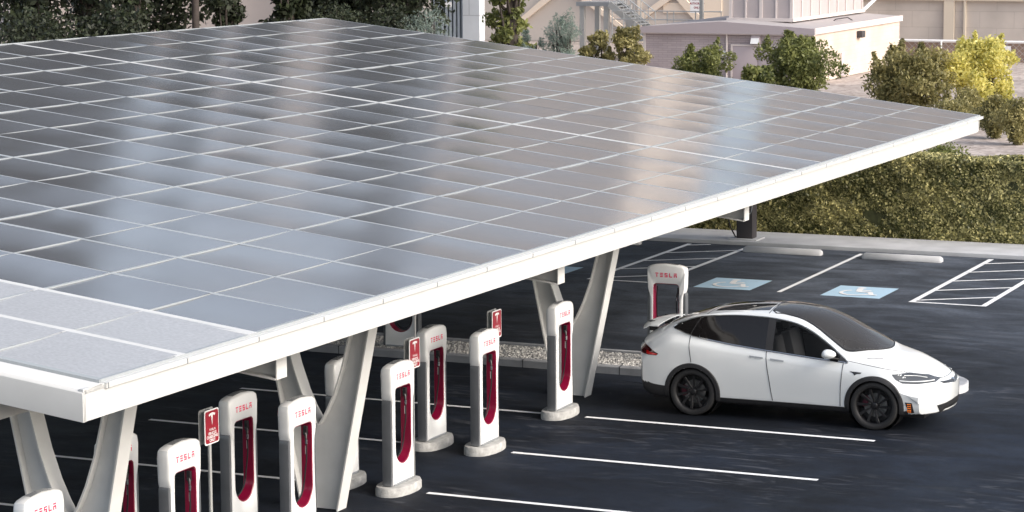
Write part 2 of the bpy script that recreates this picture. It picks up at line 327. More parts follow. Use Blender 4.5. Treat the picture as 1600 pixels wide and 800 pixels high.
def isa(x0, y0, label):
    r = empty('disabled_bay_symbol', (x0+.63, y0+.74, 0), 0, label, 'road marking', 'disabled bay symbols')
    MB().add([(-.635, -.74, .004), (.635, -.74, .004), (.635, .74, .004), (-.635, .74, .004)], [(0,1,2,3)]).build('blue_square', M['blue'], r)
    b = MB(); z = [.009]
    def st(a, c, w=.09):
        s_ = strip(a, c, w); b.add([(p[0], p[1], z[0]) for p in s_], [(0,1,2,3)]); z[0] += .0008
    # wheelchair figure, read from the drive aisle: head, back, seat, leg, foot, wheel arc
    n_ = 14; b.add([(-.10+.095*math.cos(2*math.pi*k/n_), .52+.095*math.sin(2*math.pi*k/n_), z[0]) for k in range(n_)], [tuple(range(n_))]); z[0] += .001
    st((-.10, .40), (-.02, .0), .13); st((-.08, .22), (.2, .18)); st((-.03, .0), (.25, -.02), .11); st((.23, .0), (.36, -.38), .1); st((.34, -.38), (.47, -.34), .09)
    arc = [(-.02+.32*math.cos(a), -.16+.34*math.sin(a)) for a in np.linspace(R(125), R(345), 18)]
    vs = []; 
    for i, a in enumerate(np.linspace(R(125), R(345), 18)): vs += [(-.02+.28*math.cos(a), -.16+.30*math.sin(a), z[0]), (-.02+.36*math.cos(a), -.16+.38*math.sin(a), z[0])]
    b.add(vs, [(2*i, 2*i+1, 2*i+3, 2*i+2) for i in range(17)])
    b.build('wheelchair_figure', M['line'], r); return r
isa(-2.78, 13.6, 'pale blue disabled square directly behind the car roof')
isa(.05, 13.5, 'pale blue disabled square to the right of the car roof')
isa(-7.33, 13.95, 'pale blue disabled square half hidden by the canopy column')
def wheel_stop(x0, x1, y, label):
    L_ = x1-x0; prof = [(-.13, 0), (-.12, .07), (-.07, .13), (.07, .13), (.12, .07), (.13, 0)]
    def e(x, sc): return [(x, p[0]*sc, p[1]*(sc if p[1] else 1)) for p in prof]
    b = MB(); st = [(0, .72), (.06, 1), (L_-.06, 1), (L_, .72)]; vs = []
    for x, sc in st: vs += e(x, sc)
    n_ = 6; fs = [(i*n_+k, i*n_+(k+1) % n_, (i+1)*n_+(k+1) % n_, (i+1)*n_+k) for i in range(3) for k in range(n_)]+[tuple(range(n_)), tuple(3*n_+k for k in range(n_))[::-1]]
    b.add(vs, fs); o = b.build('wheel_stop', M['concrete'], bevel=.012); o.location = (x0, y, .001)
    return tag(o, label, 'wheel stop', 'concrete wheel stops')
wheel_stop(-3.62, -1.72, 19.3, 'white concrete wheel stop right beside the dark post')
wheel_stop(-.72, 1.14, 19.2, 'white concrete wheel stop left of the right-hand hatched aisle')
wheel_stop(-8.2, -6.3, 19.5, 'concrete wheel stop mostly hidden behind the canopy edge')

# ------------------------------------------------------------------ gravel island behind the car
isl = empty('gravel_island', (0, 4.4, 0), 0, 'long kerbed island filled with white gravel, running behind the car', 'traffic island')
def capsule(x0, x1, hw, n=14):
    return [(x0, -hw), (x1-hw, -hw)]+[(x1-hw+hw*math.sin(a), -hw*math.cos(a)) for a in np.linspace(0, math.pi, n)[1:-1]]+[(x1-hw, hw), (x0, hw)]
IO = capsule(-14, 5.44, .80); II = capsule(-13.9, 5.30, .66)
b = MB(); n_ = len(IO)
prof = [(IO, 0), (IO, .12), ([(a[0]*.86+c[0]*.14, a[1]*.86+c[1]*.14) for a, c in zip(IO, II)], .14), (II, .14), (II, .05)]
vs = [(p[0], p[1], z) for ring, z in prof for p in ring]
b.add(vs, [(i*n_+k, i*n_+(k+1) % n_, (i+1)*n_+(k+1) % n_, (i+1)*n_+k) for i in range(4) for k in range(n_)])
b.build('kerb', M['kerb'], isl)
b = MB(); b.add([(p[0], p[1], .105) for p in II], [tuple(range(n_))]); b.build('gravel_bed', M['gravel'], isl)
b = MB()      # white painted nose of the island, proud of the kerb
IOn = [p for p in IO if p[0] > 4.75]; IIn = [q for p, q in zip(IO, II) if p[0] > 4.75]
vs = [];
for (px_, py_), (qx, qy) in zip(IOn, IIn):
    c_ = Vector((4.78, 0)); d = (Vector((px_, py_))-c_); d = d.normalized()*.006 if d.length else d
    vs += [(px_+d.x, py_+d.y, 0), (px_+d.x, py_+d.y, .125), (qx*.97, qy*.9, .147), (qx*.97, qy*.9, .10)]
b.add(vs, [(4*i+k, 4*i+k+1, 4*i+5+k, 4*i+4+k) for i in range(len(IOn)-1) for k in range(3)])
b.build('painted_nose', M['concrete'], isl)
b = MB()
for k in range(9):
    x = -9.6+1.83*k
    b.box(x-.006, x+.006, -.803, -.66, .0, .1425)
b.build('kerb_joint', M['black'], isl)
# loose stones on the gravel bed
b = MB()
for i in range(2600):
    x = random.uniform(-8, 5.0); y = random.uniform(-.60, .60); s_ = random.uniform(.018, .04); a = random.uniform(0, 3); ca, sa = math.cos(a)*s_, math.sin(a)*s_
    z = .105; h = s_*random.uniform(.5, 1)
    b.add([(x+ca, y+sa, z), (x-sa, y+ca, z), (x-ca, y-sa, z), (x+sa, y-ca, z), (x+random.uniform(-.4, .4)*s_, y+random.uniform(-.4, .4)*s_, z+h)], [(0,1,4),(1,2,4),(2,3,4),(3,0,4)])
o = b.build('loose_stones', mat('pale_stones', (.5, .49, .47), .9, noise=(30, .5)), isl); o['kind'] = 'stuff'

# ------------------------------------------------------------------ solar canopy
PX, PY, NR, NC = 1.4205, 1.507, 24, 12
Y0, XR, ZR = -15.21, 1.5, 3.305; SX, SY = .11844, -.00348
def roof(x, y, dz=0): return Vector((x, y, ZR+SX*(XR-x)+SY*(y-Y0)+dz))
can = empty('solar_canopy', (0, 2.9, 0), 0, 'huge white steel carport canopy covered in solar panels, filling the left half', 'canopy')
OFF = Vector((0, 2.9, 0))
def cbuild(b, name, m, smooth=False, bevel=0):
    b.v = [tuple(Vector(v)-OFF) for v in b.v]; return b.build(name, m, can, smooth, bevel)
XL = XR-NC*PX; YE = Y0+NR*PY
rowtilt = {}
for r in range(NR): rowtilt[r] = (random.gauss(0, .0015), random.gauss(0, .0025))
rowtilt[0] = (.0, .014); rowtilt[1] = (.0, .012)
for r in (15, 16): rowtilt[r] = (.0, .009)
def panel_geo(b, r, c):
    """one laminated module: gently sagging glass with its own small tilt"""
    x1 = XR-c*PX-(.008 if c else .03); x0 = XR-(c+1)*PX+.008; y0 = Y0+r*PY+.03; y1 = Y0+(r+1)*PY-.03
    if c % 2 == 1: x0 += .012
    elif c: x1 -= .012
    N = 6; ty = rowtilt[r][1]+random.gauss(0, .002); tx = rowtilt[r][0]+random.gauss(0, .002); sag = random.uniform(.005, .011)
    vs = []; n0 = len(b.v)
    for j in range(N+1):
        for i in range(N+1):
            u, v = i/N, j/N; x = x0+(x1-x0)*u; y = y0+(y1-y0)*v
            z = -sag*(1-(2*v-1)**2)+.0025*(1-(2*u-1)**2)+ty*(v-.5)*.5*0+tx*(u-.5)*0
            vs.append(roof(x, y, z+.026+ty*(v-.5)*(y1-y0)+tx*(u-.5)*(x1-x0)+.0*abs(ty)))
    b.add(vs, [(j*(N+1)+i, j*(N+1)+i+1, (j+1)*(N+1)+i+1, (j+1)*(N+1)+i) for j in range(N) for i in range(N)])
    # edge skirt so the module has thickness
    ring = [i for i in range(N+1)]+[(j*(N+1)+N) for j in range(1, N+1)]+[N*(N+1)+i for i in range(N-1, -1, -1)]+[j*(N+1) for j in range(N-1, 0, -1)]
    n1 = len(b.v); b.v += [tuple(Vector(vs[i])-Vector((0, 0, .04))) for i in ring]
    for k in range(len(ring)): a, c_ = ring[k], ring[(k+1) % len(ring)]; b.f.append((n0+a, n0+c_, n1+(k+1) % len(ring), n1+k))
cells = [(r, c) for r in range(NR) for c in range(NC)]
def cell_px(r, c):
    P = np.array([roof(XR-(c+a)*PX, Y0+(r+b_)*PY) for a, b_ in ((0,0),(1,0),(1,1),(0,1))]); d = P-CP; z = d@Fv
    X = 800+FOC*(d@R2)/z; Y = 400-FOC*(d@U2)/z; X = np.clip(X, 0, 1600); Y = np.clip(Y, 0, 800)
    return abs(sum(X[i]*Y[(i+1) % 4]-X[(i+1) % 4]*Y[i] for i in range(4)))/2
cells.sort(key=lambda rc: -cell_px(*rc))
rest = MB()
for i, (r, c) in enumerate(cells):
    if i < 100: b = MB(); panel_geo(b, r, c); cbuild(b, 'solar_panel', M['panel_glare'] if r < 2 else M['panel'], True)  # two nearest rows: bright sky glare painted in as a paler glass colour
    else: panel_geo(rest, r, c)
o = cbuild(rest, 'solar_panel_field', M['panel'], True); o['kind'] = 'stuff'
for c in range(NC+1):                                   # rails running away from the camera: thick every second one
    x = XR-c*PX; w = .05 if c % 2 == 0 else .012
    if c == 0: x -= .02; w = .05
    b = MB(); b.bar(roof(x, Y0-.02, .009), roof(x, YE+.02, .009), w, .04); cbuild(b, 'long_rail', M['alu'])
for r in range(NR+1):
    y = Y0+r*PY; w = .085
    if r in (1, 2, 15, 16): w = .12
    if r in (1, 2): w = .19
    zr_ = .016 if r in (1, 2) else .0095
    b = MB(); b.bar(roof(XR, y, zr_), roof(XL, y, zr_), w, .035); cbuild(b, 'cross_rail', M['steel'] if r in (1, 2, 15, 16) else M['alu'])
# perimeter fascias
def fascia(a, b_, depth, th, nrm, name='fascia'):
    b = MB(); a, b_ = Vector(a), Vector(b_); n2 = Vector(nrm)*th
    b.hexa([a-Vector((0,0,depth)), b_-Vector((0,0,depth)), b_+n2-Vector((0,0,depth)), a+n2-Vector((0,0,depth))], [a, b_, b_+n2, a+n2])
    return b
YN = -15.62
cbuild(fascia(roof(XR+.004, YN, .0), roof(XR+.004, YE-.35, .0), .33, .05, (1, 0, 0)), 'side_fascia', M['steel'])
b = MB(); 
for k in range(25):                                      # sheet joints along the upper lip of the side fascia
    y = Y0+k*PY
    p = roof(XR, y); b.box(p.x+.02, p.x+.087, p.y-.006, p.y+.006, p.z-.055, p.z+.003)
cbuild(b, 'joint_strip', M['grey'])
lip = MB(); lip.bar(roof(XR+.035, Y0-.03, -.02), roof(XR+.035, YE+.03, -.02), .09, .055); cbuild(lip, 'edge_lip', M['steel'])
# near gutter: rounded white trough closing the low end
b = MB(); pr = [(-.42, -.33), (-.42, -.035), (-.39, -.006), (-.10, .012), (-.03, -.01), (-.03, -.05), (-.36, -.06), (-.36, -.33)]
ends = []
for x in (XR+.054, XL): ends.append([roof(x, Y0+p[0], p[1]) for p in pr])
b.add(ends[0]+ends[1], [tuple(range(8))[::-1], tuple(range(8, 16))]+[(i, (i+1) % 8, 8+(i+1) % 8, 8+i) for i in range(8)])
cbuild(b, 'end_fascia', M['steel'], bevel=.006)
cbuild(fascia(roof(XL-.054, YN, .0), roof(XL-.054, YE, .0), .33, .05, (1, 0, 0)), 'high_fascia', M['steel'])
cbuild(fascia(roof(XR, YE-.1, -.02), roof(XL, YE-.1, -.02), .31, .05, (0, 1, 0)), 'far_fascia', M['steel'])
# purlins, cross beams, girders
for k in range(8):
    x = XR-.35-k*2.3; b = MB(); b.bar(roof(x, YN+.1, -.12), roof(x, YE-.3, -.12), .08, .2); cbuild(b, 'purlin', M['under'])
def ibeam(a, b_, h, w, t=.02):
    b = MB(); a, b_ = Vector(a), Vector(b_); z = Vector((0, 0, 1))
    b.bar(a, b_, t, h-2*t); b.bar(a+z*(h/2-t/2), b_+z*(h/2-t/2), w, t); b.bar(a-z*(h/2-t/2), b_-z*(h/2-t/2), w, t); return b
for y in (-11.2, -3.0, 5.2):
    b = ibeam(roof(1.28, y, -.46), roof(XL+.4, y, -.46), .46, .26)
    p = roof(1.28, y, -.46); b.box(p.x, p.x+.016, p.y-.12, p.y+.12, p.z-.225, p.z+.225); cbuild(b, 'cross_beam', M['steel2'])
# V shaped columns
def vcolumn(yc):
    cx = -.49; hb = .26; lean = .205
    def outer(s_, z): return cx+s_*(hb+lean*z)
    def zroof(x): return roof(x, yc).z-.5
    poly = [(outer(1, 0), 0), (outer(1, 1.4), 1.4), (outer(1, 2.72), 2.72)]
    inner = [(.57, 2.75), (.475, 2.35), (.37, 1.95), (.245, 1.6), (.13, 1.36), (.045, 1.22), (0, 1.17)]
    poly += [(cx+a, z) for a, z in inner]+[(cx-a, z) for a, z in inner[::-1][1:]]+[(outer(-1, 2.86), 2.86), (outer(-1, 1.4), 1.4), (outer(-1, 0), 0)]
    root = empty('x', (0, 0, 0)); bpy.data.objects.remove(root)
    b = MB(); b.prism(poly, lambda p: (p[0], yc-.02, p[1]), lambda p: (p[0], yc+.02, p[1])); col = cbuild(b, 'support_column', M['steel2'])
    def fl(pts, name):
        b = MB(); pts = [Vector((p[0], yc, p[1])) for p in pts]; vs = []
        for i, p in enumerate(pts):
            d = (pts[min(i+1, len(pts)-1)]-pts[max(i-1, 0)]).normalized(); nn = Vector((-d.z, 0, d.x))*.011
            vs += [p-nn+Vector((0, -.125, 0)), p+nn+Vector((0, -.125, 0)), p+nn+Vector((0, .125, 0)), p-nn+Vector((0, .125, 0))]
        fs = [(4*i+k, 4*i+(k+1) % 4, 4*i+4+(k+1) % 4, 4*i+4+k) for i in range(len(pts)-1) for k in range(4)]+[(0, 1, 2, 3), tuple(4*(len(pts)-1)+k for k in (3, 2, 1, 0))]
        b.add(vs, fs); b.v = [tuple(Vector(v)-OFF) for v in b.v]; o = b.build(name, M['steel2'], col, True); return o
    fl([(outer(1, 0)+.008, 0.0), (outer(1, 1.4)+.008, 1.4), (outer(1, 2.72)+.008, 2.72)], 'flange'); fl([(outer(-1, 0)-.008, 0.0), (outer(-1, 1.4)-.008, 1.4), (outer(-1, 2.86)-.008, 2.86)], 'flange')
    full = [(cx+a, z) for a, z in inner]+[(cx-a, z) for a, z in inner[::-1][1:]]
    fl([(p[0], p[1]-.008) for p in full], 'inner_flange')
for yc in (-12.85, -7.0, 1.62): vcolumn(yc)
for x, zz in ((.22, -.28), (-1.2, -.28)):
    b = MB(); b.bar(roof(x, YN+.3, -.44), roof(x, 6.5, -.44), .16, .36); cbuild(b, 'girder', M['steel2'])
for yy in (-10, 0, 10, 19.5):     # far row of plain posts under the high side
    b = MB(); b.box(-12.15, -11.85, yy-.15, yy+.15, 0, roof(-12, yy).z-.3); cbuild(b, 'rear_post', M['steel2'])

# ------------------------------------------------------------------ dark post with cable loops
pr_ = empty('utility_post', (-4.08, 20.82, 0), 0, 'dark brown square post with looping grey cables on the far sidewalk edge', 'post')
MB().box(-.2, .2, -.17, .17, .11, 3.35).build('post_body', M['post'], pr_, bevel=.012)
MB().box(-.36, .36, -.32, .32, .02, .12).build('footing', M['concrete'], pr_, bevel=.02)
def loop(pts, r=.012):
    b = MB(); P = catmull([Vector(p) for p in pts], 6); b.tube(P, r, 6); return b
def catmull(P, k=6, closed=False):
    out = []; n = len(P)
    for i in range(n if closed else n-1):
        g = (lambda j: P[j % n]) if closed else (lambda j: P[min(max(j, 0), n-1)])
        a, b_, c, d = g(i-1), g(i), g(i+1), g(i+2)
        for s_ in range(k):
            t = s_/k; out.append(.5*((2*b_)+(c-a)*t+(2*a-5*b_+4*c-d)*t*t+(3*b_-a-3*c+d)*t**3))
    if not closed: out.append(P[-1])
    return out
loop([(.0, -.2, 1.75), (-.12, -.26, 1.3), (.0, -.27, 1.0), (.15, -.22, 1.15), (.1, -.19, 1.7)]).build('cable', M['grey'], pr_, True)
loop([(-.1, -.2, 1.4), (.0, -.25, .85), (.18, -.22, .75), (.22, -.2, 1.3)], .01).build('cable', M['grey'], pr_, True)
loop([(-.15, -.2, .95), (-.38, -.2, .8), (-.36, -.2, .45), (-.2, -.2, .14)], .018).build('cable', M['black'], pr_, True)

# ------------------------------------------------------------------ chargers
def stroke_letters(b, w, h, place):
    """wide sans letters built of bars: T E S L A, with the open E and A of the wordmark"""
    cw = w/5; lw = cw*.66; t = h*.23
    def bar(x0, x1, z0, z1, ox): b.add([place(ox+x0*lw, z0*h), place(ox+x1*lw, z0*h), place(ox+x1*lw, z1*h), place(ox+x0*lw, z1*h)], [(0, 1, 2, 3)])
    k = t/h; kx = t/lw
    o = [-w/2+cw*(i+.5)-lw/2 for i in range(5)]
    bar(0, 1, 1-k, 1, o[0]); bar(.5-kx/2, .5+kx/2, 0, 1-k*1.5, o[0])
    for z in (0, .5-k/2, 1-k): bar(0, 1, z, z+k, o[1])
    for z in (0, .5-k/2, 1-k): bar(0, 1, z, z+k, o[2])
    bar(0, kx, .5+k/2, 1-k, o[2]); bar(1-kx, 1, k, .5-k/2, o[2])
    bar(0, kx, 0, 1, o[3]); bar(kx, 1, 0, k, o[3])
    bar(0, 1, 1-k, 1, o[4]); bar(0, kx, 0, .62, o[4]); bar(1-kx, 1, 0, .62, o[4]); bar(kx, 1-kx, .62-k, .62, o[4])
def charger(label, group='charging posts'):
    root = empty('charging_post', (0, 0, 0), 0, label, 'charger', group)
    D = .085; ZB = .13
    # concrete plinth
    b = MB(); pl = [(.24*math.copysign(abs(math.cos(a))**.8, math.cos(a)), .47*math.copysign(abs(math.sin(a))**.8, math.sin(a))) for a in np.linspace(0, 2*math.pi, 28, endpoint=False)]
    pl = [(x*(1+random.uniform(-.03, .03)), y*(1+random.uniform(-.02, .02))) for x, y in pl]
    n_ = 28; vs = [(x, y, 0) for x, y in pl]+[(x, y, .085) for x, y in pl]+[(x*.94, y*.96, .125) for x, y in pl]
    b.add(vs, [(i*n_+k, i*n_+(k+1) % n_, (i+1)*n_+(k+1) % n_, (i+1)*n_+k) for i in range(2) for k in range(n_)]+[tuple(range(2*n_, 3*n_))]); b.build('plinth', M['plinth'], root, True)
    # outlines in (y, z)
    zc_ = .95
    out = [(-.315, ZB), (-.315, 1.26), (-.32, 1.31), (-.338, 1.36), (-.352, 1.42), (-.36, 1.70), (-.345, 1.77), (-.30, 1.795), (-.2, 1.815), (0, 1.83), (.2, 1.815), (.30, 1.795), (.345, 1.77), (.36, 1.70), (.352, 1.42), (.338, 1.36), (.32, 1.31), (.315, 1.26), (.315, ZB)]
    hw, zt, zb2 = .243, 1.49, .40
    hole = []
    def pnt_hole(a):
        # stadium-like hole: flat top with rounded corners, semicircular bottom
        dx, dz = math.cos(a), math.sin(a); lo, hi = 0, 2
        for _ in range(40):
            mid = (lo+hi)/2; y, z = dx*mid, zc_+dz*mid; ins = abs(y) < hw and z < zt and z > zb2
            if ins and z < zb2+hw: ins = y*y+(z-zb2-hw)**2 < hw*hw
            if ins and z > zt-.07 and abs(y) > hw-.07: ins = (abs(y)-hw+.07)**2+(z-zt+.07)**2 < .07**2
            lo, hi = (mid, hi) if ins else (lo, mid)
        return (dx*lo, zc_+dz*lo)
    def pnt_out(a):
        dx, dz = math.cos(a), math.sin(a); best = None
        for i in range(len(out)):
            (y1, z1), (y2, z2) = out[i], out[(i+1) % len(out)]; ey, ez = y2-y1, z2-z1; den = dx*ez-dz*ey
            if abs(den) < 1e-12: continue
            t = (y1*ez-(z1-zc_)*ey)/den; s_ = (y1*dz-(z1-zc_)*dx)/den
            if t > 0 and -1e-9 <= s_ <= 1+1e-9: best = t if best is None else max(best, t)
        return (dx*best, zc_+dz*best)
    angs = sorted(set([round(math.atan2(z-zc_, y) % (2*math.pi), 6) for y, z in out]+[round(a, 6) for a in np.linspace(0, 2*math.pi, 72, endpoint=False)]))
    H = [pnt_hole(a) for a in angs]; O = [pnt_out(a) for a in angs]; n_ = len(angs)
    def inset(p, q, d):  # move p toward q by d
        v = Vector((q[0]-p[0], q[1]-p[1])); L_ = v.length; return (p[0]+v.x/L_*d, p[1]+v.y/L_*d)
    rings = [[(D-.004, *h) for h in H], [(D, *inset(h, o_, .008)) for h, o_ in zip(H, O)], [(D, *inset(o_, h, .035)) for h, o_ in zip(H, O)], [(D-.012, *inset(o_, h, .010)) for h, o_ in zip(H, O)], [(D-.032, *o_) for o_ in O]]
    rings += [[(-x, y, z) for x, y, z in r_] for r_ in rings[::-1]]
    b = MB(); vs = [v for r_ in rings for v in r_]
    b.add(vs, [(i*n_+k, i*n_+(k+1) % n_, (i+1)*n_+(k+1) % n_, (i+1)*n_+k) for i in range(len(rings)-1) for k in range(n_)])
    b.build('shell', M['shell'], root, True)
    b = MB(); Hin = [inset(h, (0, zc_), .0) for h in H]; Hi2 = [inset(h, (0, zc_), .012) for h in H]
    rr = [[(D-.004, *h) for h in Hin], [(D-.012, *h) for h in Hi2], [(-D+.012, *h) for h in Hi2], [(-D+.004, *h) for h in Hin]]
    b.add([v for r_ in rr for v in r_], [(i*n_+k, i*n_+(k+1) % n_, (i+1)*n_+(k+1) % n_, (i+1)*n_+k) for i in range(3) for k in range(n_)])
    b.build('red_liner', M['red'], root, True)
    for s_ in (-1, 1):
        b = MB(); pp = [(.29, ZB+.005), (.357, ZB+.005), (.357, 1.27), (.35, 1.33), (.29, 1.34)]
        b.prism([(s_*y, z) for y, z in pp], lambda p: (-D+.014, p[0], p[1]), lambda p: (D-.016, p[0], p[1])); b.build('side_panel', M['silver'], root, bevel=.008)
    b = MB(); tp = [p for p in out[6:13]]; vs = []
    for y, z in tp: vs += [(-D+.04, y*.93, z+.003), (D-.04, y*.93, z+.003)]
    b.add(vs, [(2*i, 2*i+1, 2*i+3, 2*i+2) for i in range(len(tp)-1)]); b.build('top_cap', M['cap'], root, True)
    MB().box(-D-.004, D+.004, -.29, .29, ZB+.0, ZB+.03).build('base_trim', M['grey'], root, bevel=.006)
    for s_ in (1, -1):
        b = MB(); stroke_letters(b, .43, .074, lambda u, w: (s_*(D+.0025), s_*u, 1.60+w)); b.build('lettering', M['letter'], root)
    # plug in its holster and the hanging cable
    b = MB(); b.box(-.02, .03, .185, .228, 1.30, 1.42); b.tube([(.0, .20, 1.34), (.02, .185, 1.30), (.03, .175, 1.22)], [.022, .02, .015], 8); b.build('holster', M['blackgloss'], root, bevel=.006)
    b = MB(); b.tube([(.03, .176, 1.25), (.032, .172, 1.19)], .018, 8); b.build('plug', M['chrome'], root, True)
    P = catmull([Vector(p) for p in [(.032, .172, 1.20), (.03, .175, 1.0), (.0, .185, .80), (-.02, .18, .64), (-.03, .12, .52), (-.04, .0, .455), (-.045, -.10, .50), (-.05, -.18, .64), (-.05, -.215, .9), (-.05, -.222, 1.2), (-.05, -.21, 1.42)]], 5)
    b = MB(); b.tube(P, .010, 7); b.build('cable', M['black'], root, True)
    b = MB(); b.add([(D*.1+x_, .2095-.004, z_) for x_, z_ in ((-.012, 1.05), (.012, 1.05), (.012, 1.16), (-.012, 1.16))], [(0, 1, 2, 3)]); b.build('small_label', M['white'], root)
    return root
first = charger('white charging post nearest the car tail, beside the farthest canopy column')
place = [  # row, k, label
 (0, 1, 'front row white charging post with a half hidden red sign right behind its top'),
 (0, 2, 'front row white charging post below the middle red sign, whole plinth in view'),
 (0, 3, 'white charging post standing in front of the middle canopy column'),
 (0, 4, 'white charging post just left of the lowest red sign, cut by the photo bottom'),
 (0, 5, 'white charging post of which only the top shows in the bottom left corner'),
 (1, 1, 'rear row white charging post whose full plinth shows, between two front row posts'),
 (1, 2, 'rear row white charging post half hidden behind the middle canopy column'),
 (1, 3, 'rear row white charging post just right of the lowest red sign'),
 (1, 4, 'rear row white charging post seen behind the nearest canopy column'),
]
XS = {0: -.01, 1: -.88}; YC0 = -.02
first.location = (XS[0], YC0, 0)
for row, k, lab in place:
    c = copy_tree(first); c.location = (XS[row], YC0-SP*k, 0); c['label'] = lab
c = copy_tree(first); c.location = (0.05, 4.62, 0.0); c.rotation_euler = (0, 0, R(-90)); c['label'] = 'white charging post facing the camera on the island behind the car tail'
c = copy_tree(first); c.location = (-4.93, 4.18, -.02); c.rotation_euler = (0, 0, R(-90)); c['label'] = 'white charging post on the island mostly hidden above by the canopy edge'

# ------------------------------------------------------------------ red signs on posts
def sign(label):
    r = empty('charging_sign', (0, 0, 0), 0, label, 'sign', 'red charging signs')
    b = MB(); b.tube([(-.03, 0, 0), (-.03, 0, 2.07)], .024, 10); b.build('post', M['galv'], r, True)
    def plate(x, mm, name, w=.165, h=.212, t=.006, cr=.03):
        pts = []
        for cx_, cz_, a0 in ((w-cr, h-cr, 0), (-w+cr, h-cr, 90), (-w+cr, -h+cr, 180), (w-cr, -h+cr, 270)):
            pts += [(cx_+cr*math.cos(R(a0+a)), cz_+cr*math.sin(R(a0+a))) for a in (0, 30, 60, 90)]
        b = MB(); b.prism(pts, lambda p: (x, p[0], 1.86+p[1]), lambda p: (x+t, p[0], 1.86+p[1])); return b.build(name, mm, r)
    plate(.002, M['white'], 'sign_plate'); plate(.009, M['signred'], 'red_face', .148, .195, .003)
    plate(-.078, M['galv'], 'back_plate')
    b = MB(); X = .0135
    # emblem: shield-like T
    arc = [(-.075, .155), (-.045, .168), (0, .172), (.045, .168), (.075, .155)]; low = [(.064, .130), (.032, .142), (.018, .138), (0, .015), (-.018, .138), (-.032, .142), (-.064, .130)]
    b.add([(X, y, 1.86+z) for y, z in arc+low], [tuple(range(12))]); 
    stroke_letters(b, .15, .026, lambda u, w: (X, u, 1.86-.045+w)); b.build('emblem', M['white'], r)
    b = MB()
    for i, tx in enumerate(('VEHICLE', 'CHARGING', 'ONLY')):
        vs, fs = fill_text(tx, .050, True); b.add([(X+v.z, v.x, 1.86-.080-i*.042+v.y) for v in vs], fs)
    b.build('sign_text', M['white'], r); return r
sg = sign('red sign on a thin post behind the front row charging post, middle one of three')
sg.location = (-.06, -5.08, -.03)
s2 = copy_tree(sg); s2.location = (-.06, -2.32, -.04); s2['label'] = 'red sign farthest back, its lower half hidden by a charging post'
s3 = copy_tree(sg); s3.location = (-.02, -10.62, -.01); s3['label'] = 'red sign on a grey post nearest the camera, fully readable'

# ------------------------------------------------------------------ white car
CX0, CYC = .82, 1.72
car = empty('car', (CX0, CYC, 0), 0, 'glossy white crossover car with dark glass and black wheels parked by the island', 'car')
def tab(*p):
    xs = [a for a, _ in p]; ys = [b_ for _, b_ in p]
    xs, ys = np.array(xs, float), np.array(ys, float); h = np.diff(xs); d = np.diff(ys)/h; m_ = np.zeros(len(xs))
    m_[0], m_[-1] = d[0], d[-1]
    for i in range(1, len(xs)-1):
        m_[i] = 0 if d[i-1]*d[i] <= 0 else (h[i-1]+h[i])*2/((h[i-1]+2*h[i])/d[i]+(2*h[i-1]+h[i])/d[i-1]) if False else 2*d[i-1]*d[i]/(d[i-1]+d[i])
    def f(x):
        x = min(max(x, xs[0]), xs[-1]); i = min(int(np.searchsorted(xs, x, 'right'))-1, len(xs)-2); t = (x-xs[i])/h[i]
        return (2*t**3-3*t*t+1)*ys[i]+(t**3-2*t*t+t)*h[i]*m_[i]+(-2*t**3+3*t*t)*ys[i+1]+(t**3-t*t)*h[i]*m_[i+1]
    return f
LEN = 5.14
zc = tab((0, 1.06), (.10, 1.19), (.3, 1.29), (.6, 1.42), (1.0, 1.56), (1.5, 1.665), (2.0, 1.725), (2.36, 1.74), (2.8, 1.71), (3.2, 1.61), (3.6, 1.43), (4.0, 1.20), (4.12, 1.135), (4.45, 1.06), (4.7, .965), (4.92, .85), (5.05, .76), (5.14, .68))
zr = tab((0, 1.02), (.15, 1.12), (.4, 1.23), (.7, 1.38), (1.14, 1.55), (1.7, 1.615), (2.3, 1.62), (2.75, 1.565), (3.0, 1.47), (3.27, 1.30), (3.5, 1.14), (3.65, 1.075), (3.85, 1.055), (4.1, 1.03), (4.4, .965), (4.7, .88), (4.95, .78), (5.14, .66))
vr = tab((0, .66), (.4, .74), (.7, .77), (1.14, .72), (1.7, .675), (2.3, .675), (2.75, .70), (3.0, .73), (3.27, .77), (3.5, .805), (3.7, .80), (4.1, .72), (4.5, .64), (5.14, .56))
zb = tab((0, .97), (.4, 1.13), (.8, 1.26), (1.28, 1.22), (1.7, 1.165), (2.25, 1.11), (2.73, 1.07), (3.1, 1.04), (3.54, 1.01), (3.8, .99), (4.1, .965), (4.4, .90), (4.7, .80), (4.95, .71), (5.14, .60))
vb = tab((0, .79), (.4, .85), (.8, .865), (1.3, .895), (2, .905), (3, .905), (3.6, .905), (4.1, .885), (4.4, .86), (4.7, .84), (5.14, .80))
wid = tab((0, .95), (.5, .985), (1.11, 1.0), (1.7, .985), (2.6, .975), (3.4, .985), (4.07, 1.0), (4.6, .985), (5.14, .95))
bot = tab((0, .33), (.35, .25), (.7, .23), (1.5, .21), (4.4, .21), (4.8, .22), (5.14, .27))
def section(u):
    W = wid(u)*.99; zB = zb(u); z0 = bot(u)
    c = [(.70*W, z0), (.90*W, z0+.015), (.965*W, z0+.10), (.985*W, z0+.25), (W, .42*zB+.58*(z0+.12)+.12 if False else z0+.25+(zB-z0-.25)*.42), (.985*W, zB-.14), (vb(u), zB), ((vb(u)+vr(u))/2+.018, (zB+zr(u))/2), (vr(u), zr(u)), (vr(u)*.80, zr(u)+(zc(u)-zr(u))*.52), (vr(u)*.45, zr(u)+(zc(u)-zr(u))*.86), (0, zc(u))]
    P = [Vector((a, b_, 0)) for a, b_ in c]; P = catmull(P, 7); return [(p.x, p.y) for p in P]
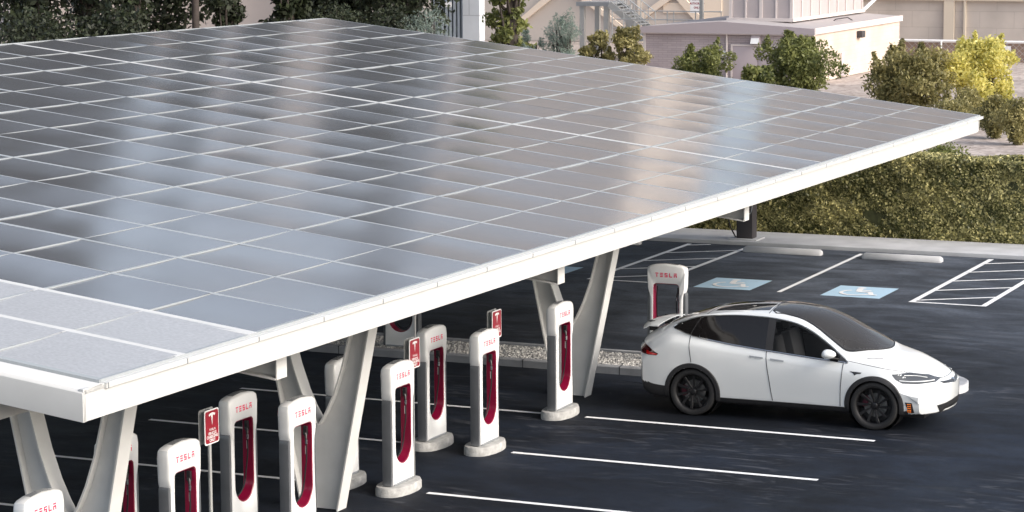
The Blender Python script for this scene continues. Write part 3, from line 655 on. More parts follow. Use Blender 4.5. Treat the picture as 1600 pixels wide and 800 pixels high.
def nose(v, z):   # how far back the front end sits, seen from above and from the side
    a = abs(v)+.32*max(0, .64-z)**2; return .04+.02*a+.36*min(1.05, a/.99)**2.8+.10*max(0, z-.50)**2+.35*max(0, .50-z)**2
def stern(v, z):
    a = abs(v); return .06+.01*a+.20*min(1, a/.95)**3.4+.6*max(0, .62-z)**2+max(0, z-.98)*.05
def warp(u, v, z):
    f = max(0, min(1, (u-4.1)/(LEN-4.1))); r = max(0, min(1, 1-u/.75))
    return Vector((u-nose(v, z)*f*f*(3-2*f)+stern(v, z)*r*r, v, z))
US = [LEN*i/260 for i in range(261)]
secs = []
for u in US:
    s_ = section(u); half = [warp(u, v, z) for v, z in s_]
    secs.append([Vector((p.x, -p.y, p.z)) for p in half]+half[::-1][1:])
NS = len(secs[0]); bv = [p for s_ in secs for p in s_]; bf = []
for i in range(260):
    for k in range(NS-1): bf.append((i*NS+k, (i+1)*NS+k, (i+1)*NS+k+1, i*NS+k+1))
# end caps: matching points of both sides joined by cross rows
for end, u in ((0, 0.0), (1, LEN)):
    s_ = section(u); hN = len(s_)-1; K = 20; base = len(bv); idx = {}
    row0 = 0 if end == 0 else 260*NS
    for j in range(hN+1):
        v, z = s_[j]
        for k in range(K+1):
            t = -1+2*k/K
            if k == 0: idx[j, k] = row0+j
            elif k == K: idx[j, k] = row0+NS-1-j
            else: idx[j, k] = len(bv); bv.append(warp(u, v*t, z))
    for j in range(hN):
        for k in range(K):
            q = (idx[j, k], idx[j, k+1], idx[j+1, k+1], idx[j+1, k])
            if len(set(q)) == 4: bf.append(q if end else q[::-1])
bvh = BVHTree.FromPolygons(bv, bf)
def side_v(u, z, s_=-1):
    h = bvh.ray_cast(Vector((u, s_*3, z)), Vector((0, -s_, 0)))
    return h[0], h[1]
def top_z(u, v):
    h = bvh.ray_cast(Vector((u, v, 3)), Vector((0, 0, -1))); return h[0], h[1]
def front_u(v, z, s_=1):
    h = bvh.ray_cast(Vector((9 if s_ > 0 else -9, v, z)), Vector((-s_, 0, 0))); return h[0], h[1]
def patch(name, pts2, proj_, m, parent, off=.004, step=.05, smooth_k=0, thick=0, closed_smooth=False):
    """outline in 2D, cut into small facets and laid on the body surface"""
    P = [Vector((a, b_, 0)) for a, b_ in pts2]
    if smooth_k: P = catmull(P, smooth_k, True)
    bm = bmesh.new(); vs = [bm.verts.new(p) for p in P]; bm.faces.new(vs); bmesh.ops.triangulate(bm, faces=bm.faces[:])
    for ax in (0, 1):
        lo = min(p[ax] for p in P); hi = max(p[ax] for p in P); n_ = max(1, int((hi-lo)/step))
        for i in range(1, n_):
            co = Vector((0, 0, 0)); co[ax] = lo+(hi-lo)*i/n_; no = Vector((0, 0, 0)); no[ax] = 1
            bmesh.ops.bisect_plane(bm, geom=bm.verts[:]+bm.edges[:]+bm.faces[:], plane_co=co, plane_no=no)
    for v in bm.verts:
        h, nn = proj_(v.co.x, v.co.y)
        if h is None: h, nn = Vector((v.co.x, 0, v.co.y)), Vector((0, 0, 1))
        v['x'] if False else None
        v.co = h+nn*off
    bmesh.ops.remove_doubles(bm, verts=bm.verts[:], dist=.0004)
    bm.normal_update()
    # face outwards
    ctr = Vector((2.5, 0, .9))
    for f in bm.faces:
        if f.normal.dot(f.calc_center_median()-ctr) < 0: f.normal_flip()
    me = bpy.data.meshes.new(name); bm.to_mesh(me); bm.free(); return link(name, me, m, parent, True)
def seam(name, pts, proj_, r, m, parent, off=0.0, k=4, closed=False):
    P = catmull([Vector((a, b_, 0)) for a, b_ in pts], k, closed) if k else [Vector((a, b_, 0)) for a, b_ in pts]; Q = []
    for p in P:
        h, nn = proj_(p.x, p.y)
        if h is not None: Q.append(h+nn*off)
    b = MB(); b.tube(Q, r, 6, closed); return b.build(name, m, parent, True)
win = [(.74, 1.385), (.86, 1.455), (1.0, 1.51), (1.14, 1.55), (1.4, 1.585), (1.7, 1.605), (2.0, 1.612), (2.3, 1.605), (2.55, 1.58), (2.75, 1.545), (3.0, 1.455), (3.27, 1.29), (3.5, 1.12), (3.64, 1.015), (3.54, 1.018), (3.1, 1.05), (2.73, 1.082), (2.25, 1.122), (1.7, 1.178), (1.28, 1.235), (1.04, 1.275), (.86, 1.33)]
def winsplit(a, c):
    """part of the side glass between two stations"""
    top = [p for p in win[:14]]; low = [p for p in win[14:]][::-1]
    def ev(L_, x): return float(np.interp(x, [p[0] for p in L_], [p[1] for p in L_]))
    low = [win[0]]+low+[win[13]]
    xs = np.linspace(a, c, max(4, int((c-a)/.07)))
    return [(x, ev(top, x)) for x in xs]+[(x, ev(low, x)) for x in xs[::-1]]
windsh = [(2.30, -.50), (2.30, .50)]+[(u, vr(u)-d) for u, d in ((2.5, .10), (2.75, .085), (3.0, .07), (3.27, .06), (3.5, .06), (3.62, .07))]+[(3.80, .66), (3.98, .45), (4.06, .22), (4.09, 0), (4.06, -.22), (3.98, -.45), (3.80, -.66)]+[(u, -(vr(u)-d)) for u, d in ((3.62, .07), (3.5, .06), (3.27, .06), (3.0, .07), (2.75, .085), (2.5, .10))]
def inpoly(p, poly):
    c = False; j = len(poly)-1
    for i in range(len(poly)):
        if (poly[i][1] > p[1]) != (poly[j][1] > p[1]) and p[0] < (poly[j][0]-poly[i][0])*(p[1]-poly[i][1])/(poly[j][1]-poly[i][1])+poly[i][0]: c = not c
        j = i
    return c
def shrink(poly, d):
    cx = sum(p[0] for p in poly)/len(poly); cy = sum(p[1] for p in poly)/len(poly)
    out = []
    for i, p in enumerate(poly):
        a, c = Vector(poly[i-1]), Vector(poly[(i+1) % len(poly)]); t = (c-a).normalized(); n_ = Vector((-t.y, t.x))
        q = Vector(p)+n_*d
        if not inpoly((q.x, q.y), poly): q = Vector(p)-n_*d
        out.append((q.x, q.y))
    return out
wfull = winsplit(.74, 3.64); whole = shrink(wfull, .022); wsh = shrink(windsh, .03)
HUB = ((1.11, .378), (4.075, .378)); AR = .412
bf2 = []; cladf = []
for f in bf:
    c = sum((bv[i] for i in f), Vector())/len(f)
    if abs(c.y) > .5 and any((c.x-h[0])**2+(c.z-h[1])**2 < AR**2 for h in HUB): continue
    if c.z > 1.0 and abs(c.y) > .62 and inpoly((c.x, c.z), whole): continue
    if c.z > 1.0 and inpoly((c.x, c.y), wsh): continue
    sill = .335 if .9 < c.x < 4.6 else (.52-.06*min(1, max(0, (c.x-.1)/.5)) if c.x <= .9 else .285)
    (cladf if c.z < sill else bf2).append(f)
def facemesh(name, fs, m):
    used_ = sorted({i for f in fs for i in f}); mp = {i: k for k, i in enumerate(used_)}
    b = MB(); b.add([bv[i] for i in used_], [tuple(mp[i] for i in f) for f in fs]); return b.build(name, m, car, True)
body = facemesh('body', bf2, M['carpaint']); facemesh('lower_cladding', cladf, M['clad'])
MB().box(.35, 4.8, -.68, .68, .19, .30).build('floor_pan', M['black'], car)
for s_ in (-1, 1):
    sv = lambda a, b_, s_=s_: side_v(a, b_, s_)
    patch('rear_quarter_window', winsplit(.74, 1.20), sv, M['glass'], car)
    w2 = patch('rear_door_window', winsplit(1.205, 2.30), sv, M['glass'], car)
    patch('front_door_window', winsplit(2.42, 3.50), sv, M['glassf'], car)
    patch('door_pillar', winsplit(2.30, 2.42), sv, M['clad'], car, off=.005); patch('mirror_corner', winsplit(3.50, 3.635), sv, M['blackgloss'], car, off=.005)
    seam('window_trim', wfull[::2], sv, .011, M['chrome'], car, .004, 2, True)
    # panel gaps
    seam('door_gap', [(1.19, 1.56), (1.10, 1.40), (1.05, 1.26), (1.07, 1.05), (1.10, .86)], sv, .006, M['black'], car)
    seam('door_gap', [(2.33, 1.60), (2.32, 1.3), (2.33, 1.0), (2.38, .7), (2.42, .45), (2.44, .34)], sv, .006, M['black'], car)
    seam('door_gap', [(3.57, 1.0), (3.56, .8), (3.545, .6), (3.54, .34)], sv, .006, M['black'], car)
    seam('hood_gap', [(3.62, 1.04), (3.9, 1.0), (4.2, .955), (4.45, .905)], sv, .005, M['black'], car)
    patch('door_handle', [(2.40, 1.003), (2.62, .985), (2.62, .962), (2.40, .978)], sv, M['grey'], car, off=.016)
    patch('door_handle', [(2.06, 1.03), (2.28, 1.012), (2.28, .989), (2.06, 1.005)], sv, M['grey'], car, off=.016)
    patch('side_repeater', [(3.68, .895), (3.88, .885), (3.86, .865), (3.80, .86), (3.77, .835), (3.74, .87)], sv, M['blackgloss'], car, off=.007, step=.03)
    # wheel arch lips
    for h in HUB:
        N_ = 44; a0, a1 = R(-14), R(194); vs = []; ok = True
        for i in range(N_+1):
            a = a0+(a1-a0)*i/N_
            for rr, of in ((AR-.016, -.03), (AR-.012, .012), (AR+.045, .012), (AR+.058, .001)):
                z_ = max(.215, h[1]+rr*math.sin(a)); u_ = h[0]+rr*math.cos(a); q, nn = side_v(u_, z_, s_)
                if q is None: q, nn = Vector((u_, s_*.95, z_)), Vector((0, s_, 0))
                vs.append(Vector((u_, q.y+s_*of, z_)))
        b = MB(); b.add(vs, [(4*i+k, 4*i+k+1, 4*i+5+k, 4*i+4+k) for i in range(N_) for k in range(3)]); b.build('wheel_arch', M['clad'], car, True)
        b = MB(); b.lathe([(.0, s_*.55), (.425, s_*.55), (.425, s_*.90)], 40, 'y', (h[0], 0, h[1])); b.build('wheel_well', M['black'], car)
    # headlight, fog lamp, tail lamp
    hl = patch('headlight', [(4.33, .875), (4.55, .885), (4.80, .842), (4.955, .775), (4.93, .742), (4.72, .735), (4.50, .748), (4.40, .80)], lambda a, b_, s_=s_: side_v(a-.0, b_, s_), M['lamp'], car, off=.004, step=.035)
    seam('light_strip', [(4.45, .785), (4.60, .77), (4.78, .762), (4.90, .765)], sv, .008, M['led'], hl, .008)
    seam('light_strip', [(4.50, .85), (4.66, .835), (4.80, .805)], sv, .005, M['led'], hl, .008)
    fg = patch('fog_lamp', [(4.56, .47), (4.67, .465), (4.70, .31), (4.62, .30)], sv, M['blackgloss'], car, off=.006, step=.03)
    for zz in (.44, .41, .38, .35, .325): seam('amber_bar', [(4.595, zz), (4.655, zz-.002)], sv, .008, M['amber'], fg, .008, 0)
    def rear(a, b_, s_=s_):
        h, nn = bvh.ray_cast(Vector((-1.0, s_*2.2, b_)), (Vector((1.4, 0, b_))+Vector((0, s_*.0, 0))-Vector((-1.0, s_*2.2, b_))+Vector((a, 0, 0))).normalized())[:2]; return h, nn
    tl = patch('tail_light', [(.02, 1.10), (.22, 1.05), (.46, .96), (.42, .93), (.24, .93), (.06, .94)], lambda a, b_, s_=s_: side_v(.13+a*.9, b_, s_) if side_v(.13+a*.9, b_, s_)[0] is not None else (None, None), M['taild'], car, off=.006, step=.03)
    patch('brake_lamp', [(.20, .99), (.44, .955), (.42, .935), (.22, .935)], lambda a, b_, s_=s_: side_v(.13+a*.9, b_, s_), M['tail'], tl, off=.011, step=.03)
    # mirror
    mr_ = bmesh.new(); bmesh.ops.create_uvsphere(mr_, u_segments=24, v_segments=16, radius=1)
    for v in mr_.verts:
        x, y, z = v.co; k = .80+.2*(1-max(0, x))
        v.co = Vector((3.355+x*.145*(1 if x > 0 else .55), s_*(1.075+y*.115), 1.155+z*.078*(1 if z > 0 else .85)))
    me = bpy.data.meshes.new('mirror'); mr_.to_mesh(me); mr_.free(); mo = link('mirror', me, M['carpaint'], car, True)
    b = MB(); b.hexa([(3.36, s_*.90, 1.055), (3.50, s_*.90, 1.055), (3.42, s_*1.03, 1.085), (3.33, s_*1.03, 1.085)], [(3.36, s_*.90, 1.075), (3.50, s_*.90, 1.075), (3.42, s_*1.03, 1.11), (3.33, s_*1.03, 1.11)]); b.build('mirror_arm', M['blackgloss'], mo)
patch('windscreen', windsh, top_z, M['windscreen'], car, off=.004, step=.09)
seam('windscreen_edge', windsh, top_z, .012, M['black'], car, .002, 2, True)
# falcon door roof panes and spine, tail glass
for s_ in (-1, 1): patch('roof_pane', [(1.30, s_*.08), (1.32, s_*.44), (1.6, s_*.50), (2.0, s_*.52), (2.24, s_*.50), (2.24, s_*.08)], top_z, M['roofglass'], car, off=.004, step=.07)
patch('tail_glass', [(.40, -.50), (.40, .50), (.8, .50), (1.16, .44), (1.16, -.44), (.8, -.50)], top_z, M['roofglass'], car, off=.004, step=.07)
for uu in (1.24, 2.27): seam('roof_gap', [(uu, -.62), (uu, -.3), (uu, .3), (uu, .62)], top_z, .006, M['black'], car)
seam('hood_edge', [(4.12, -.62), (4.0, -.70), (3.9, -.74)], top_z, .005, M['black'], car)
seam('hood_shut', [(4.46, -.70), (4.75, -.62), (4.93, -.40), (4.99, 0), (4.93, .40), (4.75, .62), (4.46, .70)], top_z, .005, M['black'], car)
# raised spoiler
vs = []; NJ = 16
for j in range(NJ+1):
    v = -.62+1.24*j/NJ; e = (1-abs(v/.66)**4)**.5*.9+.1 if abs(v) < .66 else .1; bk = .11*abs(v/.66)**3
    for (u, z) in ((.06+bk, 1.345), (.07+bk, 1.362), (.14+bk, 1.392), (.27, 1.415), (.40, 1.41), (.40, 1.395), (.25, 1.395), (.12+bk, 1.37)): vs.append((u, v, z-.035*abs(v/.66)**2-(1-e)*.02-.02))
b = MB(); b.add(vs, [(8*j+k, 8*j+(k+1) % 8, 8*j+8+(k+1) % 8, 8*j+8+k) for j in range(NJ) for k in range(8)]+[tuple(range(8)), tuple(8*NJ+k for k in range(8))[::-1]]); b.build('spoiler', M['carpaint'], car, True)
b = MB()
for v in (-.35, .35): b.box(.16, .30, v-.03, v+.03, 1.22, 1.38)
b.build('spoiler_bracket', M['black'], car)
# nose details
ff = lambda v, z: front_u(v, z)
patch('nose_slot', [(-.44, .735), (0, .715), (.44, .735), (.40, .705), (.0, .672), (-.40, .705)], ff, M['blackgloss'], car, off=.005, step=.05)
patch('nose_emblem', [(-.045, .725), (0, .73), (.045, .725), (.04, .708), (.012, .705), (0, .645), (-.012, .705), (-.04, .708)], ff, M['chrome'], car, off=.014, step=.02)
patch('lower_grille', [(-.62, .40), (0, .43), (.62, .40), (.52, .27), (0, .25), (-.52, .27)], ff, M['black'], car, off=.006, step=.06)
seam('grille_trim', [(-.62, .27), (-.3, .245), (0, .238), (.3, .245), (.62, .27)], ff, .009, M['chrome'], car, .004)
patch('number_plate', [(-.16, .92), (.16, .92), (.16, .80), (-.16, .80)], lambda v, z: front_u(v, z, -1), M['white'], car, off=.008)
# wheels
def wheel():
    w = empty('wheel', (0, 0, 0)); b = MB()
    b.lathe([(.275, -.09), (.285, -.115), (.30, -.128), (.33, -.132), (.358, -.125), (.372, -.105), (.376, -.06), (.376, .06), (.372, .105), (.358, .125), (.30, .125), (.275, .09)], 64)
    b.build('tyre', M['tyre'], w, True)
    b = MB(); b.lathe([(.285, -.112), (.278, -.108), (.268, -.085), (.262, .07), (.27, .10)], 56)
    b.lathe([(0, -.088), (.03, -.09), (.05, -.082), (.062, -.06), (.062, .0)], 24)
    for k in range(10):
        a = 2*math.pi*k/10; t = a+.20
        p0 = Vector((math.cos(a)*.045, -.072, math.sin(a)*.045)); p1 = Vector((math.cos(t)*.268, -.098, math.sin(t)*.268)); side = Vector((-math.sin(a), 0, math.cos(a))); s2 = Vector((-math.sin(t), 0, math.cos(t)))
        b.hexa([p0-side*.012, p0+side*.012, p1+s2*.036, p1-s2*.012], [p0-side*.010+Vector((0, .03, 0)), p0+side*.010+Vector((0, .03, 0)), p1+s2*.030+Vector((0, .035, 0)), p1-s2*.008+Vector((0, .035, 0))])
    b.build('rim', M['rim'], w, bevel=.003, seg=1)
    b = MB(); b.lathe([(0, .0), (.185, .0), (.185, .02), (0, .02)], 40); b.build('brake_disc', M['disc'], w)
    b = MB(); b.lathe([(0, .045), (.262, .045)], 40); b.build('inner_shade', M['black'], w)
    b = MB()
    for i in range(8):
        a = R(150+i*7); a2 = R(150+i*7+7); 
        b.hexa([(math.cos(a)*.12, -.035, math.sin(a)*.12), (math.cos(a)*.20, -.035, math.sin(a)*.20), (math.cos(a2)*.20, -.035, math.sin(a2)*.20), (math.cos(a2)*.12, -.035, math.sin(a2)*.12)],
               [(math.cos(a)*.12, .03, math.sin(a)*.12), (math.cos(a)*.20, .03, math.sin(a)*.20), (math.cos(a2)*.20, .03, math.sin(a2)*.20), (math.cos(a2)*.12, .03, math.sin(a2)*.12)])
    b.build('caliper', M['caliper'], w); return w
w0 = wheel(); w0.parent = car; w0.location = (HUB[0][0], -.845, .376)
for (u, s_) in ((HUB[1][0], -1), (HUB[0][0], 1), (HUB[1][0], 1)):
    c = copy_tree(w0, car); c.location = (u, s_*.845, .376); c.rotation_euler = (0, R(17) if s_ < 0 else 0, math.pi if s_ > 0 else 0)
# cabin: seats, dashboard, wheel
def seat(u, v):
    b = MB(); b.box(u, u+.52, v-.25, v+.25, .52, .72); s1 = b.build('seat', M['seat'], car, bevel=.05, seg=3)
    b = MB(); mt = Matrix.Translation((u, v, .70))@Matrix.Rotation(R(-14), 4, 'Y'); b.box(-.06, .10, -.24, .24, -.02, .56, mt); b.box(-.04, .07, -.13, .13, .60, .80, mt); b.box(-.0, .03, -.05, .05, .55, .62, mt)
    b.build('backrest', M['seat'], s1, bevel=.04, seg=3)
for u, v in ((2.38, -.42), (2.38, .42), (1.45, -.45), (1.45, .0), (1.45, .45)): seat(u, v)
b = MB(); b.hexa([(3.25, -.80, .75), (4.05, -.72, .75), (4.05, .72, .75), (3.25, .80, .75)], [(3.32, -.80, 1.00), (3.95, -.62, 1.04), (3.95, .62, 1.04), (3.32, .80, 1.00)]); b.build('dashboard', M['cabin'], car, bevel=.04, seg=3)
b = MB(); b.tube([(3.12+.02*math.sin(a), .42+.18*math.cos(a), .98+.17*math.sin(a)) for a in np.linspace(0, 2*math.pi, 24, endpoint=False)], .016, 6, True); b.build('steering_wheel', M['cabin'], car, True)
MB().box(.6, 3.9, -.80, .80, .30, .36).build('cabin_floor', M['cabin'], car)


# ------------------------------------------------------------------ hedge
def leaves(name, pts, size, m, parent=None, nrm=None, tintf=None, aspect=.55, seed=1, spread=1.0):
    """many leaf-sized faces; pts Nx3, tint 0..1 per leaf"""
    g = np.random.default_rng(seed); N = len(pts); a = g.normal(size=(N, 3)); a /= np.linalg.norm(a, axis=1)[:, None]
    if nrm is not None: a = nrm+a*spread; a /= np.linalg.norm(a, axis=1)[:, None]
    t = g.normal(size=(N, 3)); t -= (t*a).sum(1)[:, None]*a; t /= np.linalg.norm(t, axis=1)[:, None]; s_ = np.cross(a, t)
    sz = (size*g.uniform(.6, 1.35, N))[:, None]
    v = np.stack([pts-t*sz, pts+s_*sz*aspect, pts+t*sz, pts-s_*sz*aspect], 1).reshape(-1, 3)
    me = bpy.data.meshes.new(name); me.vertices.add(4*N); me.vertices.foreach_set('co', v.astype(np.float32).ravel())
    me.loops.add(4*N); me.loops.foreach_set('vertex_index', np.arange(4*N, dtype=np.int32)); me.polygons.add(N)
    me.polygons.foreach_set('loop_start', np.arange(0, 4*N, 4, dtype=np.int32)); me.polygons.foreach_set('loop_total', np.full(N, 4, dtype=np.int32)); me.update()
    tint = g.uniform(0, 1, N)**1.6 if tintf is None else np.clip(tintf, 0, 1)
    at_ = me.attributes.new('tint', 'FLOAT', 'FACE'); at_.data.foreach_set('value', tint.astype(np.float32)); me.validate()
    return link(name, me, m, parent)
def bump2(x, y, s=1.0): return np.sin(x*1.7*s+y*.6)+np.sin(x*.63*s-y*1.9+1.3)+.6*np.sin(x*3.9*s+y*3.1+.5)
g = np.random.default_rng(3)
hx0, hx1, hy, hd, hh = -26.0, 14.0, 22.35, 1.6, 2.02
N = 130000; x = np.where(g.uniform(size=N) < .86, g.uniform(-9, 4.5, N), g.uniform(hx0, hx1, N)); k = g.uniform(size=N)
front = k < .74
z = np.where(front, g.uniform(.08, hh, N), hh); y = np.where(front, hy, g.uniform(hy, hy+hd, N))
dep = g.exponential(.05, N); bulge = .05*bump2(x, z*2)+.03*bump2(x*4, z*5)
y = np.where(front, y+dep-bulge*.7, y); z = np.where(front, z, z-dep+.04*bump2(x, y*2))
nr = np.where(front[:, None], np.array([0, -1, .25]), np.array([0, -.1, 1.0]))
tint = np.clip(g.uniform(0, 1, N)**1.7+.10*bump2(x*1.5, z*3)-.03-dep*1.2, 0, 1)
hd_ = empty('hedge', (0, hy, 0), 0, 'long clipped olive green hedge behind the sidewalk at the right', 'hedge')
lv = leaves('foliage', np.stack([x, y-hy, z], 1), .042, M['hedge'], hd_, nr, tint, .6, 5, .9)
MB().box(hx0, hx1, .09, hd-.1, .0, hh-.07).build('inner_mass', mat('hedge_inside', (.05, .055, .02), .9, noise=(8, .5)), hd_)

# ------------------------------------------------------------------ bushes and trees
def clump_points(N, blobs, g, shell=.45):
    w = np.array([b_[3]*b_[4]*b_[5] for b_ in blobs])**.8; w /= w.sum(); ids = g.choice(len(blobs), N, p=w); B = np.array(blobs)[ids]
    d = g.normal(size=(N, 3)); d /= np.linalg.norm(d, axis=1)[:, None]; r = g.uniform(shell, 1, N)**.5*(1+.12*g.normal(size=N))
    return B[:, :3]+d*r[:, None]*B[:, 3:6], ids, d
def tree(name, cat, loc, h, w, m, label, seed, leaf=.14, N=6000, trunk=True, cluster=14, low=.15, blob=.30, group=None, stems=1, depth=None, sprigs=0, twig=.05):
    """tapered trunk and limbs, crown of many small clumps with gaps between them"""
    g = np.random.default_rng(seed); rnd = random.Random(seed); r = empty(name, loc, 0, label, cat, group); blobs = []; dw = depth or w
    for i in range(cluster):
        t = (i+.5)/cluster; zz = h*(low+(1-low)*(t**.9)*.95); prof_ = math.sin(math.pi*min(1, max(.08, (zz/h-low*.4)/(1.05-low*.4))))**.6
        a = i*2.4+rnd.uniform(-.4, .4); rr = rnd.uniform(.2, 1.2)*prof_
        s_ = blob*w*rnd.uniform(.55, 1.15)*(.55+.45*prof_)
        blobs.append((math.cos(a)*rr*w*.42, math.sin(a)*rr*dw*.42, min(zz, h-s_*.5), s_*rnd.uniform(.8, 1.2), s_, s_*rnd.uniform(.6, .95)))
    P, ids, d = clump_points(N, blobs, g, .25)
    if sprigs:
        # upright leafy shoots breaking the outline
        k = int(N*.22); b_ = np.array(blobs)[g.integers(0, len(blobs), sprigs)]; di = g.normal(size=(sprigs, 3))*.35+np.array([0, 0, 1]); di /= np.linalg.norm(di, axis=1)[:, None]
        ii = g.integers(0, sprigs, k); tt = g.uniform(.4, 1.75, k); P[:k] = b_[ii, :3]+di[ii]*(tt*b_[ii, 5]*1.1)[:, None]+g.normal(size=(k, 3))*(.05*w*(1.9-tt))[:, None]*.6; ids[:k] = g.integers(0, len(blobs), k)
    bt = g.uniform(-.22, .25, len(blobs))
    tint = g.uniform(0, 1, N)**1.3*.8+bt[ids]+.2
    leaves('crown' if trunk else 'foliage', P, leaf, m, r, None, tint, .16 if 'teal' in m.name else .5, seed+1)
    b = MB(); base = []
    for s_i in range(stems):
        ox = 0 if stems == 1 else rnd.uniform(-.12, .12)*w; tw = h*twig*(1 if stems == 1 else .5)
        top = Vector((ox*2+rnd.uniform(-.05, .05)*w, rnd.uniform(-.04, .04)*w, h*.82)); pts = catmull([Vector((ox, 0, -.05)), Vector((ox*1.3+rnd.uniform(-.03, .03)*w, 0, h*.3)), top*.7+Vector((ox, 0, 0))*.3, top], 4)
        b.tube(pts, [tw*(1-.8*i/(len(pts)-1)) for i in range(len(pts))], 8)
        for j, bl in enumerate(blobs):
            if j % stems != s_i: continue
            q = pts[min(len(pts)-1, max(1, int(len(pts)*min(.9, bl[2]/h*.75))))]; e = Vector(bl[:3]); mid = (q+e)/2+Vector((0, 0, -.04*h))
            b.tube(catmull([q, mid, e], 3), [tw*.35*(1-.12*i) for i in range(7)], 6)
    b.build('trunk' if trunk else 'stem', M['bark'], r, True); return r
def px_tree(name, cat, px0, px1, pytop, Y, m, label, seed, zbase=0, **kw):
    a = at(px0, pytop, 1, Y); c = at(px1, pytop, 1, Y); h = (a.z+c.z)/2-zbase; return tree(name, cat, ((a.x+c.x)/2, Y, zbase), h, c.x-a.x, m, label, seed, **kw)
# shrubs in front of the brick building
px_tree('shrub', 'shrub', 1055, 1152, 74, 66, M['leafmid'], 'green pointed shrub in front of the left brick wall', 11, leaf=.075, N=9000, trunk=False, stems=4, low=.05, blob=.17, sprigs=16, cluster=30)
px_tree('shrub', 'shrub', 1186, 1312, 60, 66, M['leafmid'], 'green bushy shrub at the corner of the brick building', 12, leaf=.075, N=15000, trunk=False, stems=4, low=.05, blob=.18, sprigs=18, cluster=40)
px_tree('shrub', 'shrub', 1168, 1212, 102, 64, M['leafmid'], 'small green shrub before the double door', 13, leaf=.10, N=2200, trunk=False, stems=3, low=.05, sprigs=8, cluster=9)
px_tree('shrub', 'shrub', 1350, 1492, 82, 58, M['leafolive'], 'broad olive shrub overlapping the building end wall', 14, leaf=.08, N=15000, trunk=False, stems=4, low=.05, blob=.18, sprigs=14, cluster=40)
px_tree('shrub', 'shrub', 1466, 1598, 62, 60, M['leafyel'], 'sunlit yellow green shrub in front of the chain link fence', 15, leaf=.08, N=15000, trunk=False, stems=4, low=.05, blob=.17, sprigs=20, cluster=40)
px_tree('shrub', 'shrub', 905, 960, 48, 62, M['leafolive'], 'slim dark green shrub left of the stair foot', 16, leaf=.09, N=3800, trunk=False, stems=3, low=.05, blob=.2, sprigs=10, cluster=22)
px_tree('shrub', 'shrub', 950, 1010, 40, 62, M['leafolive'], 'tall dark green shrub against the left end of the brick building', 17, leaf=.07, N=8500, trunk=False, stems=3, low=.05, blob=.2, sprigs=12, cluster=30)
px_tree('shrub', 'shrub', 800, 858, 50, 60, M['leafteal'], 'feathery blue green shrub, left one below the tan wall', 18, leaf=.09, N=3400, trunk=False, stems=5, low=.05, blob=.17, sprigs=30, cluster=10)
px_tree('shrub', 'shrub', 842, 912, 22, 60, M['leafteal'], 'feathery blue green shrub, tallest one below the tan wall', 19, leaf=.075, N=9000, trunk=False, stems=5, low=.05, blob=.24, sprigs=36, cluster=22)
for i, (a, c, t, Y, lab) in enumerate([(1490, 1536, 142, 54, 'rounded low shrub under the yellow shrub'), (1534, 1574, 150, 50, 'rounded dark shrub on the gravel left of the frame edge'), (1570, 1612, 158, 48, 'rounded brown green shrub cut by the right frame edge'), (1468, 1512, 160, 52, 'low clipped shrub just above the canopy corner'), (1443, 1500, 229, 25.6, 'small green shrub peeking over the hedge top')]):
    px_tree('shrub', 'shrub', a, c, t, Y, M['leafolive'] if i != 4 else M['leafmid'], lab, 30+i, leaf=.055 if i < 4 else .04, N=5000, trunk=False, stems=3, low=.05 if i < 4 else .6, blob=.46, cluster=22)
px_tree('tree', 'tree', 757, 836, -420, 66, M['leafmid'], 'rounded bright green tree right of the pale pillar', 20, leaf=.12, N=24000, low=.10, blob=.34, cluster=50, twig=.022)
# dark trees behind the left half of the canopy
DT = [(-60, 95, -820, 52, 'dark tree at the far left with dense black green crown'), (60, 165, -860, 56, 'dark tree second from the left edge'), (140, 235, -800, 52, 'dark tree third from the left edge'),
      (205, 300, -220, 58, 'thin crowned dark tree just left of the bare trunk'), (312, 368, -620, 56, 'dark tree right of the bare trunk'), (408, 480, -520, 60, 'dark tree left of the canopy peak'), (450, 570, -150, 64, 'dark tree right behind the canopy peak'), (560, 690, -600, 62, 'tall dark tree left of the navy ribbed panel')]
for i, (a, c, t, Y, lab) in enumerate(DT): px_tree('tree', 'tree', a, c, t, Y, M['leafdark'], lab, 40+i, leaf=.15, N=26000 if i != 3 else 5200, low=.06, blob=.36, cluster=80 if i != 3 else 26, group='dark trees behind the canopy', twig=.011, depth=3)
px_tree('shrub', 'shrub', 120, 215, 20, 46, M['leafdark'], 'low dark shrub at the canopy edge between the left trees', 66, leaf=.09, N=6000, trunk=False, stems=3, low=.2, blob=.34, cluster=18)
for i, (a, c, t, lab) in enumerate([(480, 565, 6, 'low dark shrub below the canopy peak'), (580, 640, 10, 'low dark shrub left of the navy ribbed panel'), (632, 700, 14, 'grey green shrub in front of the navy ribbed panel')]):
    px_tree('shrub', 'shrub', a, c, t, 50, M['leafdark'] if i < 2 else M['leafteal'], lab, 60+i, leaf=.07, N=4500, trunk=False, stems=3, low=.3, blob=.34, cluster=30)
px_tree('shrub', 'shrub', -20, 130, 28, 44, M['leafdark'], 'broad dark shrub at the far left canopy edge', 64, leaf=.09, N=7000, trunk=False, stems=4, low=.3, blob=.34, cluster=20)
p0, p1 = at(306, 49, 1, 54), at(299, -300, 1, 54); b = MB(); b.tube(catmull([Vector((p0.x, 54, 0)), Vector((p0.x, 54, p0.z)), Vector((p1.x, 54, p1.z)), Vector((p1.x-.3, 54, p1.z+3))], 4), [.17]*4+[.16, .15, .15, .14]+[.12, .1, .08, .06, .05], 10)
tb = empty('bare_tree', (0, 0, 0), 0, 'tall slim tree with a bare brown trunk against the pale wall', 'tree'); b.build('trunk', M['bark'], tb, True)
